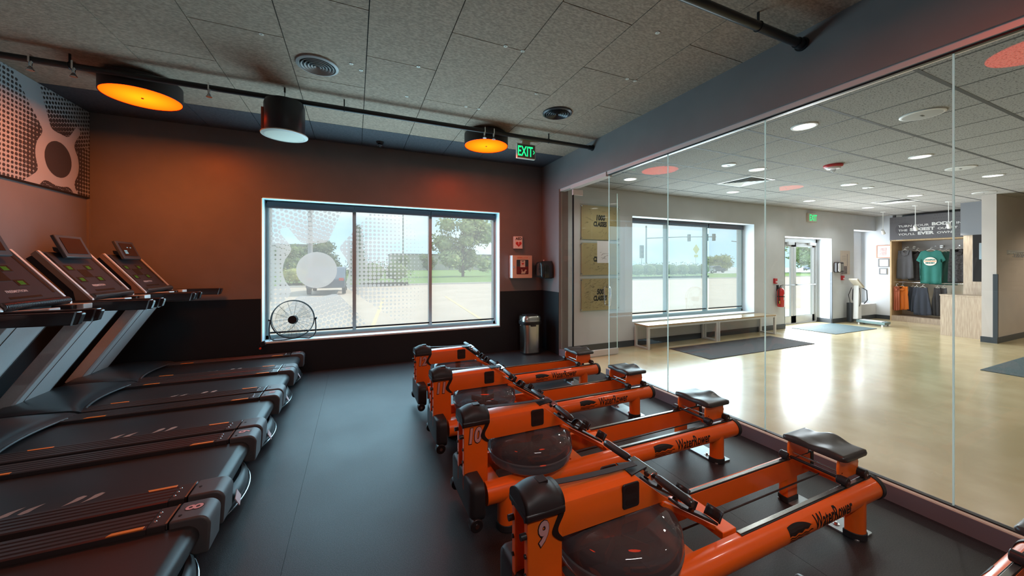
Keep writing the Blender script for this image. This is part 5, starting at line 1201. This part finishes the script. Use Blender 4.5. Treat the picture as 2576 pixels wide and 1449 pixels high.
def garment(kind, yc, zt, w, h, mt, x, label, grp, nm, extra=None, skew=0.0):
    o = (x, yc, zt); t = thing(nm, label, nm.replace('_', ' '), o, 0, grp)
    hw = w/2; q_ = min(1.0, w/0.30)
    if kind == 'tee': P = [(-0.09, 0), (-hw*0.75, -0.03), (-hw*1.12, -h*0.30), (-hw*0.86, -h*0.36), (-hw*0.76, -h*0.27), (-hw*0.80, -h), (hw*0.80, -h), (hw*0.76, -h*0.27), (hw*0.86, -h*0.36), (hw*1.12, -h*0.30), (hw*0.75, -0.03), (0.09, 0), (0.05, -0.03), (0, -0.04), (-0.05, -0.03)]
    elif kind == 'tank': P = [(-0.09*q_, 0), (-0.13*q_, 0), (-0.14*q_, -h*0.22), (-hw*0.9, -h*0.36), (-hw*1.0, -h*0.97), (-hw*0.3, -h), (hw*0.4, -h*0.98), (hw*1.0, -h*0.95), (hw*0.9, -h*0.36), (0.14*q_, -h*0.22), (0.13*q_, 0), (0.09*q_, 0), (0.06*q_, -h*0.16), (0, -h*0.20), (-0.06*q_, -h*0.16)]
    else: P = [(-hw*0.55, 0), (-hw*0.62, -h*0.15), (-hw*0.95, -h*0.75), (-hw, -h*0.98), (-hw*0.3, -h), (hw*0.4, -h*0.99), (hw, -h*0.96), (hw*0.88, -h*0.6), (hw*0.6, -h*0.15), (hw*0.55, 0), (0, -0.02)]
    # folded cloth: cut into strips so the face ripples
    bm = bmesh.new(); V = [bm.verts.new((a, b, 0)) for a, b in P]; bm.faces.new(V); bmesh.ops.triangulate(bm, faces=bm.faces[:])
    k = -hw*1.1
    while k < hw*1.15: bmesh.ops.bisect_plane(bm, geom=bm.verts[:]+bm.edges[:]+bm.faces[:], plane_co=(k, 0, 0), plane_no=(1, 0, 0)); k += w/14
    k = -h*0.9
    while k < 0: bmesh.ops.bisect_plane(bm, geom=bm.verts[:]+bm.edges[:]+bm.faces[:], plane_co=(0, k, 0), plane_no=(0, 1, 0)); k += h/6
    bm.verts.index_update(); ph = random.uniform(0, 6)
    dep = lambda a, b: 0.014*math.sin(a*2*PI/(w*0.36)+ph)*min(1, -b/h*1.6)+skew*a
    F_ = M(o); F_.add([(x-dep(v.co.x, v.co.y), yc-v.co.x, zt+v.co.y) for v in bm.verts], [tuple(v.index for v in f.verts) for f in bm.faces]); bm.free()
    c = F_.build('cloth', mt, t, sharp=80); sm = c.modifiers.new('thick', 'SOLIDIFY'); sm.thickness = 0.02
    M(o).tube([(x+0.01, yc-hw*0.5, zt-0.03), (x+0.01, yc, zt+0.03), (x+0.01, yc+hw*0.5, zt-0.03)], 0.006).tube([(x+0.01, yc, zt+0.03), (x+0.01, yc, zt+0.06), (x+0.01, yc-0.02, zt+0.08), (x+0.01, yc-0.035, zt+0.06)], 0.003).build('hanger', K['white'], t)
    return t
tl_ = mat('teal_cloth', (0.022, 0.17, 0.145), 0.8); dt_ = mat('dark_teal_cloth', (0.02, 0.11, 0.10), 0.8); gy = mat('grey_cloth', (0.085, 0.085, 0.095), 0.8); bk = mat('black_cloth', (0.035, 0.033, 0.036), 0.8, noise=0.3, nscale=20)
nv = mat('navy_cloth', (0.032, 0.038, 0.055), 0.8); og = mat('orange_cloth', (0.85, 0.22, 0.02), 0.8); ru = mat('rust_cloth', (0.36, 0.09, 0.04), 0.8)
ga = 'tops hanging in the upper half of the display cabinet'; gb = 'clothes hanging on the lower rod of the display cabinet'
garment('tank', 4.66, 1.90, 0.34, 0.78, gy, 13.56, 'grey tank top on upper left of the display cabinet', ga, 'tank_top')
garment('tank', 4.48, 1.88, 0.30, 0.80, bk, 13.70, 'black tank top hanging just behind the grey one', ga, 'tank_top', skew=-0.3)
tee = garment('tee', 4.175, 1.89, 0.46, 0.86, tl_, 13.52, 'teal T-shirt with round white print reading CHAMPION MINDSET', ga, 't_shirt')
garment('tee', 4.06, 1.87, 0.46, 0.86, dt_, 13.68, 'dark teal T-shirt hanging directly behind the printed one', ga, 't_shirt', skew=-0.25)
garment('tee', 3.99, 1.86, 0.44, 0.86, dt_, 13.80, 'darkest teal T-shirt, rearmost of the three in the middle', ga, 't_shirt', skew=-0.25)
garment('tank', 3.73, 1.90, 0.34, 0.84, mat('patterned_black_cloth', (0.06, 0.055, 0.06), 0.8, noise=0.7, nscale=25), 13.56, 'dark patterned top at upper right of the display cabinet', ga, 'tank_top')
o = (13.52, 4.175, 1.89); x = 13.490
m = M(o)
P = [(0.10*math.cos(a), 0.125*math.sin(a)*0.72) for a in [2*PI*k/32 for k in range(32)]]
m.add([(x, 4.175-a*1.15, 1.60+b*1.2) for a, b in P], [tuple(range(32))]); m.build('oval_print', mat('print_white', (0.8, 0.78, 0.7), 0.7), tee, smooth=False)
m = M(o); add_text(m, text2d('CHAMPION', 0.050, 0.72, 0.003, 0, 'CENTER'), lambda a, b: (x-0.002, 4.175-a, 1.625+b)); add_text(m, text2d('MINDSET', 0.050, 0.78, 0.003, 0, 'CENTER'), lambda a, b: (x-0.002, 4.175-a, 1.545+b)); m.build('print_lettering', tl_, tee, smooth=False)
M(o).box(x-0.002, x-0.001, 4.07, 4.28, 1.598, 1.612).build('orange_stripe', og, tee, smooth=False)
for yy, w, h, mt, xx, lb, nm in ((4.785, 0.13, 0.66, ru, 13.45, 'rust red garment at far left of the lower rod', 'tank_top'), (4.72, 0.24, 0.64, og, 13.58, 'bright orange tank top on the lower rod', 'tank_top'),
      (4.57, 0.22, 0.66, nv, 13.74, 'navy shorts just right of the orange top', 'shorts'), (4.46, 0.22, 0.68, nv, 13.62, 'navy shorts second from the orange top', 'shorts'), (4.33, 0.34, 0.74, nv, 13.56, 'wide navy skirt on the lower rod, right of the navy shorts', 'skirt'),
      (4.08, 0.20, 0.72, bk, 13.60, 'black leggings left of the wood desk on the lower rod', 'leggings'), (4.0, 0.20, 0.72, gy, 13.66, 'grey leggings partly behind the wood desk', 'leggings')):
    garment('tank' if nm == 'tank_top' else 'skirt', yy, 0.93, w, h, mt, xx, lb, gb, nm)
# desk, wood wall, soffit, monitor
o = (11.9, 3.12, 0); t = thing('wood_desk', 'light wood panelled desk in front of the display cabinet', 'desk', o)
M(o).box(11.60, 12.05, 2.81, 3.44, 0.0, 0.85).build('desk_body', K['wood'], t, smooth=False); M(o).box(11.59, 12.07, 2.81, 3.45, 0.85, 0.875).build('desk_top', K['wood'], t, bevel=0.002)
struct('wall_wood', M().box(12.28, 12.40, 2.80, 3.30, 0, 2.16), K['wood'])
struct('wall_wood', M().box(12.24, 12.44, 2.80, 3.33, 2.16, LZ), mat('soffit_grey_blue', (0.20, 0.21, 0.23), 0.5))
o = (11.9, 2.88, 1.17); t = thing('wall_monitor', 'black upright monitor edge mounted beside the wood panelling', 'monitor', o)
M(o).prism([(11.52, 2.83), (11.50, 2.97), (12.20, 2.99), (12.20, 2.85)], 1.17, 2.12, 'xy').build('casing', K['black'], t, bevel=0.006)
M(o).box(11.497, 11.51, 2.845, 2.885, 1.62, 1.95).build('side_panel', K['silver'], t, smooth=False)
M(o).box(11.80, 12.0, 2.80, 2.86, 1.5, 1.8).build('wall_bracket', K['black'], t)
o = (12.28, 3.15, 1.98); t = thing('wall_sensor', 'small white oval sensor on wood panelling beside monitor', 'sensor', o)
M(o).ball((12.275, 3.14, 1.98), 0.012, 0.018, 0.04).build('cover', K['white'], t); M(o).ball((12.262, 3.14, 1.96), 0.006).build('lens', K['black'], t)
# track spots
def trackspot(x, y, zh, label):
    o = (x, y, LZ); t = thing('track_spotlight', label, 'spotlight', o, 0, 'stem spotlights in front of the display cabinet')
    M(o).cyl((x, y, LZ-0.01), (x, y, LZ), 0.05, n=20).cyl((x, y, zh+0.03), (x, y, LZ), 0.006, n=10).build('stem', K['white'], t)
    d = Vector((0.75, 0.1, -0.65)).normalized(); c = Vector((x, y, zh)); M(o).cyl(c-d*0.06, c+d*0.07, 0.028, 0.036, 20).build('lamp_head', K['white'], t)
    M(o).cyl(c+d*0.071, c+d*0.073, 0.032, n=20).build('lens', emat('spot_lens', (1, 0.95, 0.85), 2.0), t)
    lamp('track_spot_lamp', 'SPOT', tuple(c+d*0.09), 20, (1.0, 0.93, 0.82), rot=d.to_track_quat('-Z', 'Y').to_euler(), size=0.04, spot=1.2)
trackspot(11.765, 3.87, 2.36, 'white stem spotlight in front of the word SEXIEST'); trackspot(11.69, 3.345, 2.36, 'white stem spotlight left of the rightmost glass seam'); trackspot(12.40, 4.66, 2.36, 'white stem spotlight left of the slogan board above the frames')
# hooks in hallway
o = (12.4, 2.60, 1.72); t = thing('hook_rail', 'row of shiny coat hooks on the hallway wall at right edge', 'coat hooks', o)
M(o).box(11.82, 13.6, 2.60, 2.62, 1.72, 1.80).build('rail', K['alu'], t, smooth=False)
for k in range(14):
    x = 11.88+k*0.12; M(o).tube([(x, 2.60, 1.76), (x, 2.56, 1.75), (x, 2.54, 1.70), (x, 2.55, 1.66), (x, 2.57, 1.67)], 0.009).build('hook', K['chrome'], t)
# ================================================================== outdoors
lot = mat('parking_asphalt', (0.68, 0.55, 0.44), 0.9, col2=(0.61, 0.49, 0.39), nscale=0.6)
struct('parking_lot', M().box(-60, 140, 6.15, 28.4, -0.08, -0.02), lot)
struct('walkway', M().box(-60, 140, 6.15, 7.6, -0.02, -0.012), mat('walk_concrete', (0.74, 0.70, 0.64), 0.8))
struct('parking_curb', M().box(-60, 140, 28.4, 28.65, -0.08, 0.10), mat('curb_concrete', (0.66, 0.62, 0.56), 0.8))
struct('lawn', M().box(-60, 60, 28.65, 120, -0.08, 0.02).box(60, 140, 28.65, 44, -0.08, 0.02), mat('grass', (0.25, 0.36, 0.10), 0.9, col2=(0.18, 0.28, 0.07), nscale=0.8))
struct('road', M().box(-200, 260, 120, 260, -0.08, 0.05).box(60, 260, 44, 120, -0.08, 0.04), mat('road_grey', (0.58, 0.56, 0.54), 0.9))
yl = mat('yellow_paint', (0.80, 0.62, 0.36), 0.8)
for x, lb in ((0.3, 'yellow painted parking line outside, nearest the floor fan'), (3.15, 'yellow painted parking line outside, in right pane of gym window')):
    o = M((x, 12, 0)).prism([(x-0.05, 8.6), (x+0.05, 8.6), (x+0.95, 17.5), (x+0.85, 17.5)], -0.02, -0.014, 'xy').build('parking_line', yl, smooth=False); o.location = (x, 12, 0)
    link_props(o, lb, 'parking line')
leaf = {}
def leafmat(nm, c): return mat(nm, c, 0.8, noise=0.5, nscale=2.0)
lf = [leafmat('leaf_light', (0.40, 0.48, 0.20)), leafmat('leaf_dark', (0.13, 0.18, 0.075)), leafmat('leaf_mid', (0.24, 0.31, 0.12)), leafmat('leaf_yellow', (0.42, 0.42, 0.12))]
def blobs(m, cs, n, size, rnd):
    for (cx, cy, cz, rx, ry, rz) in cs:
        for _ in range(n):
            a, b = rnd.uniform(0, 2*PI), math.asin(rnd.uniform(-1, 1)); r = rnd.uniform(0.55, 1.05)
            p = Vector((cx+rx*r*math.cos(a)*math.cos(b), cy+ry*r*math.sin(a)*math.cos(b), cz+rz*r*math.sin(b)))
            u = Vector((rnd.uniform(-1, 1), rnd.uniform(-1, 1), rnd.uniform(-1, 1))).normalized()*size; w = u.orthogonal().normalized()*size*rnd.uniform(0.5, 0.9)
            m.add([p-u, p+w, p+u, p-w], [(0, 1, 2, 3)])
        m.ball((cx, cy, cz), rx*0.62, ry*0.62, rz*0.62, 10, 7)
rnd = random.Random(11)
def tree(x, y, h, r, mt, label, conifer=False):
    t = thing('tree', label, 'tree', (x, y, 0)); o = (x, y, 0)
    M(o).cyl((x, y, 0), (x, y, h*0.55), r*0.045, r*0.03, 10).build('trunk', mat('bark', (0.14, 0.10, 0.07), 0.9), t)
    cs = []
    if conifer:
        for k in range(7): f = k/7; cs.append((x, y, h*(0.12+0.80*f), r*(1-f)*0.95+0.15, r*(1-f)*0.95+0.15, h*0.11))
    else:
        for k in range(20):
            a = rnd.uniform(0, 2*PI); q = rnd.uniform(0.1, 0.74)*r; z = h*rnd.uniform(0.20, 0.86); s = rnd.uniform(0.30, 0.46)*r; cs.append((x+q*math.cos(a), y+q*math.sin(a), z, s, s, s*0.85))
    m = M(o); blobs(m, cs, 150, r*0.055, rnd); m.build('foliage', mt, t, smooth=False)
def hedge(x, y, rx, ry, h, mt, label, name='hedge'):
    t = thing(name, label, 'bush', (x, y, 0)); o = (x, y, 0); m = M(o); cs = []
    n = max(2, int(rx/0.9))
    for k in range(n): cs.append((x-rx+rx*0.12+2*rx*0.88*(k+0.5)/n, y+rnd.uniform(-0.1, 0.1), h*0.52, rx/n*1.35, ry, h*0.5))
    blobs(m, cs, 260, 0.085, rnd); m.build('foliage', mt, t, smooth=False)
    M(o).box(x-rx*0.9, x+rx*0.9, y-0.1, y+0.1, 0, 0.25).build('stems', mat('stem', (0.10, 0.08, 0.05), 0.9), t)
tree(13.0, 46, 8.4, 4.3, lf[0], 'big leafy light green tree across the lawn, right pane of gym window')
tree(0.25, 39.5, 6.2, 1.5, lf[1], 'tall dark conifer behind the halftone dots in gym window', True)
tree(-5.6, 42, 3.7, 1.9, lf[2], 'low dark green tree left of the round disc in gym window'); tree(-2.2, 35, 3.9, 1.7, lf[1], 'dark bushy tree behind the top of the round disc')
tree(11.5, 100, 4.6, 2.4, lf[2], 'distant tree left above the low building'); tree(19.0, 104, 4.9, 3.0, lf[2], 'distant tree peeking over the low building')
tree(84, 40, 9, 6.0, lf[0], 'leafy tree seen through the entrance doors'); tree(84, 62, 4.2, 3.6, lf[3], 'hazy distant tree at right edge of the lobby window')
hedge(2.0, 28.0, 1.85, 1.3, 2.0, lf[2], 'rounded dark bush on the lawn edge seen through the halftone film', 'bush')
hedge(-2.9, 29.5, 2.2, 1.0, 1.55, lf[3], 'yellow-green hedge row behind the round disc of gym window')
hedge(33.5, 30.8, 6.8, 1.2, 1.95, lf[2], 'long clipped hedge along the lot outside lobby window')
def bldg(x0, x1, y, h, c, label, wins):
    t = thing('building', label, 'building', ((x0+x1)/2, y, 0)); o = ((x0+x1)/2, y, 0)
    M(o).box(x0, x1, y, y+12, 0, h).build('wall', mat('facade', c, 0.8), t); M(o).box(x0-0.3, x1+0.3, y-0.3, y+12.3, h, h+0.35).build('roof', mat('roof_edge', (0.25, 0.24, 0.23), 0.8), t)
    for a, b, z0, z1 in wins: M(o).box(a, b, y-0.05, y, z0, z1).build('window', mat('dark_win', (0.10, 0.12, 0.13), 0.2), t, smooth=False)
bldg(10, 52, 112, 4.7, (0.46, 0.43, 0.38), 'low tan building behind the lawn in gym window', [(20, 22, 1.5, 3.2), (27, 30, 0.6, 3.2), (36, 38, 1.5, 3.2)])
bldg(-16, -4.0, 60, 4.2, (0.62, 0.52, 0.44), 'pale gabled building at left of gym window', [(-9, -8, 1.2, 2.4)])
def pole(x, y, h, r, label):
    t = thing('light_pole', label, 'pole', (x, y, 0)); o = (x, y, 0)
    M(o).cyl((x, y, 0), (x, y, h), r, r*0.7, 12).build('shaft', mat('pole_grey', (0.30, 0.30, 0.30), 0.6), t); M(o).box(x-0.5, x+0.5, y-0.1, y+0.1, h-0.1, h+0.05).build('crossarm', mat('arm_grey', (0.3, 0.3, 0.3), 0.6), t)
pole(-3.35, 18.0, 9, 0.16, 'thick grey pole at left of gym window'); pole(-2.6, 26, 11, 0.15, 'grey utility pole above the round disc of gym window'); pole(6.6, 56, 9.5, 0.13, 'thin lamp pole in middle pane of gym window')
def car(x, y, rz, c, label, L=4.6, van=False):
    t = thing('car', label, 'car', (x, y, 0), rz); H = 1.75 if van else 1.42
    side = [(-L/2, 0.35), (-L/2, 0.80), (-L/2+0.25, 0.92), (-L/2+0.55, 0.98), (-L*0.24, H-0.06), (-L*0.15, H), (L*0.12, H), (L*0.27, 0.98), (L/2-0.25, 0.85), (L/2, 0.65), (L/2, 0.35)]
    M().prism(side, -0.88, 0.88).build('body', mat('car_paint', c, 0.3, coat=0.6), t, bevel=0.06, seg=3)
    gl_ = mat('car_glass', (0.04, 0.05, 0.06), 0.1)
    for s in (-1, 1): M().prism([(-L*0.25, 1.0), (-L*0.17, H-0.10), (L*0.10, H-0.10), (L*0.22, 1.0)], s*0.875, s*0.89).build('side_window', gl_, t)
    M().add([(-L*0.285, -0.72, 1.02), (-L*0.285, 0.72, 1.02), (-L*0.215, 0.66, H-0.12), (-L*0.215, -0.66, H-0.12)], [(0, 1, 2, 3)]).build('rear_window', gl_, t, smooth=False)
    for a in (-L*0.31, L*0.31):
        for s in (-1, 1):
            w = M().cyl((a, s*0.72, 0.32), (a, s*0.90, 0.32), 0.32, n=24).build('wheel', K['blacksoft'], t); M().cyl((a, s*0.90, 0.32), (a, s*0.905, 0.32), 0.18, n=16).build('hubcap', K['silver'], w)
    M().box(-L/2-0.01, -L/2+0.02, -0.16, 0.16, 0.62, 0.78).build('license_plate', K['white'], t, smooth=False)
    for s in (-1, 1): M().box(-L/2-0.012, -L/2+0.1, min(s*0.6, s*0.82), max(s*0.6, s*0.82), 0.72, 0.86).build('tail_light', K['red'], t)
car(-1.35, 22.6, PI/2, (0.05, 0.07, 0.11), 'dark blue car parked beyond the round disc of gym window')
car(44, 45, 0.0, (0.60, 0.61, 0.62), 'white van on the road behind the hedge, left pane of lobby window', 5.2, True)
car(51.5, 46, 0.0, (0.10, 0.12, 0.16), 'dark car on the road behind the white van'); car(59, 47, 0, (0.5, 0.52, 0.55), 'silver car on the road in middle pane of lobby window')
car(66, 50, 0, (0.10, 0.10, 0.11), 'black car on the road right of the silver car'); car(72, 46, 0, (0.42, 0.46, 0.50), 'grey car on the road in right pane of lobby window')
car(110, 54, 0.3, (0.35, 0.05, 0.04), 'red car far outside the entrance doors'); car(118, 60, 0.3, (0.10, 0.16, 0.25), 'blue car far outside the entrance doors')
def signal_mast(px, py, x2, y2, zarm, heads, label):
    t = thing('traffic_signal', label, 'traffic light', (px, py, 0)); o = (px, py, 0); gm = mat('signal_grey', (0.25, 0.25, 0.25), 0.6)
    M(o).cyl((px, py, 0), (px, py, zarm+2.2), 0.16, 0.12, 12).build('mast', gm, t)
    M(o).tube([(px, py, zarm), ((px+x2)/2, (py+y2)/2, zarm+0.4), (x2, y2, zarm+0.6)], 0.09).build('arm', gm, t)
    for f in heads:
        hx, hy = px+(x2-px)*f, py+(y2-py)*f; zz = zarm+0.6*f
        h_ = M(o).box(hx-0.22, hx+0.22, hy-0.2, hy+0.2, zz-0.75, zz+0.55).build('signal_head', mat('signal_dark', (0.16, 0.16, 0.15), 0.6), t)
        for k in range(3): M(o).cyl((hx, hy-0.2, zz+0.33-0.42*k), (hx, hy-0.28, zz+0.33-0.42*k), 0.15, n=12).build('lens', mat('signal_lens', (0.10, 0.10, 0.09), 0.3), h_)
signal_mast(47.3, 49, 62.5, 47, 6.3, (0.60, 0.86, 0.97), 'traffic signal mast with long arm, left and middle panes of lobby window')
signal_mast(86, 50, 67, 47, 5.6, (0.35, 0.62, 0.86), 'traffic signal arm with three heads in right pane of lobby window')
o = (40.6, 43.0, 0); t = thing('pedestrian_signal', 'grey signal head on short post in left pane of lobby window', 'traffic light', o)
M(o).cyl((40.6, 43.0, 0), (40.6, 43.0, 2.6), 0.07).build('post', K['alu'], t); M(o).box(40.35, 40.85, 42.8, 43.2, 2.6, 4.6).build('signal_head', mat('ped_grey', (0.22, 0.22, 0.22), 0.6), t)
for k in range(3): M(o).cyl((40.6, 42.8, 4.25-0.65*k), (40.6, 42.7, 4.25-0.65*k), 0.2, n=12).build('lens', mat('ped_lens', (0.1, 0.1, 0.1), 0.3), t)
o = (54.5, 44.8, 0); t = thing('warning_sign', 'yellow diamond road sign in middle pane of lobby window', 'road sign', o)
M(o).cyl((54.5, 44.8, 0), (54.5, 44.8, 3.2), 0.05).build('post', K['alu'], t); M(o).prism([(53.7, 4.3), (54.5, 3.4), (55.3, 4.3), (54.5, 5.2)], 44.7, 44.74).build('diamond_panel', mat('sign_yellow', (0.75, 0.62, 0.15), 0.5), t, smooth=False)
M(o).prism([(54.05, 2.9), (54.95, 2.9), (54.95, 3.35), (54.05, 3.35)], 44.7, 44.74).build('plate', mat('sign_yellow2', (0.75, 0.62, 0.15), 0.5), t, smooth=False)

t = thing('recessed_downlight', 'unseen downlight added in the hallway ceiling to brighten the partition', 'ceiling light', (13.2, 0.9, LZ-0.05))
M((13.2, 0.9, LZ-0.05)).cyl((13.2, 0.9, 2.812), (13.2, 0.9, 2.819), 0.09, n=24).build('lens', K['downlight'], t)
lamp('hall_fill_lamp', 'SPOT', (13.2, 0.9, 2.8), 200, (1.0, 0.82, 0.62), size=0.1, spot=2.6)  # added out-of-view lamp that brightens the hallway partition
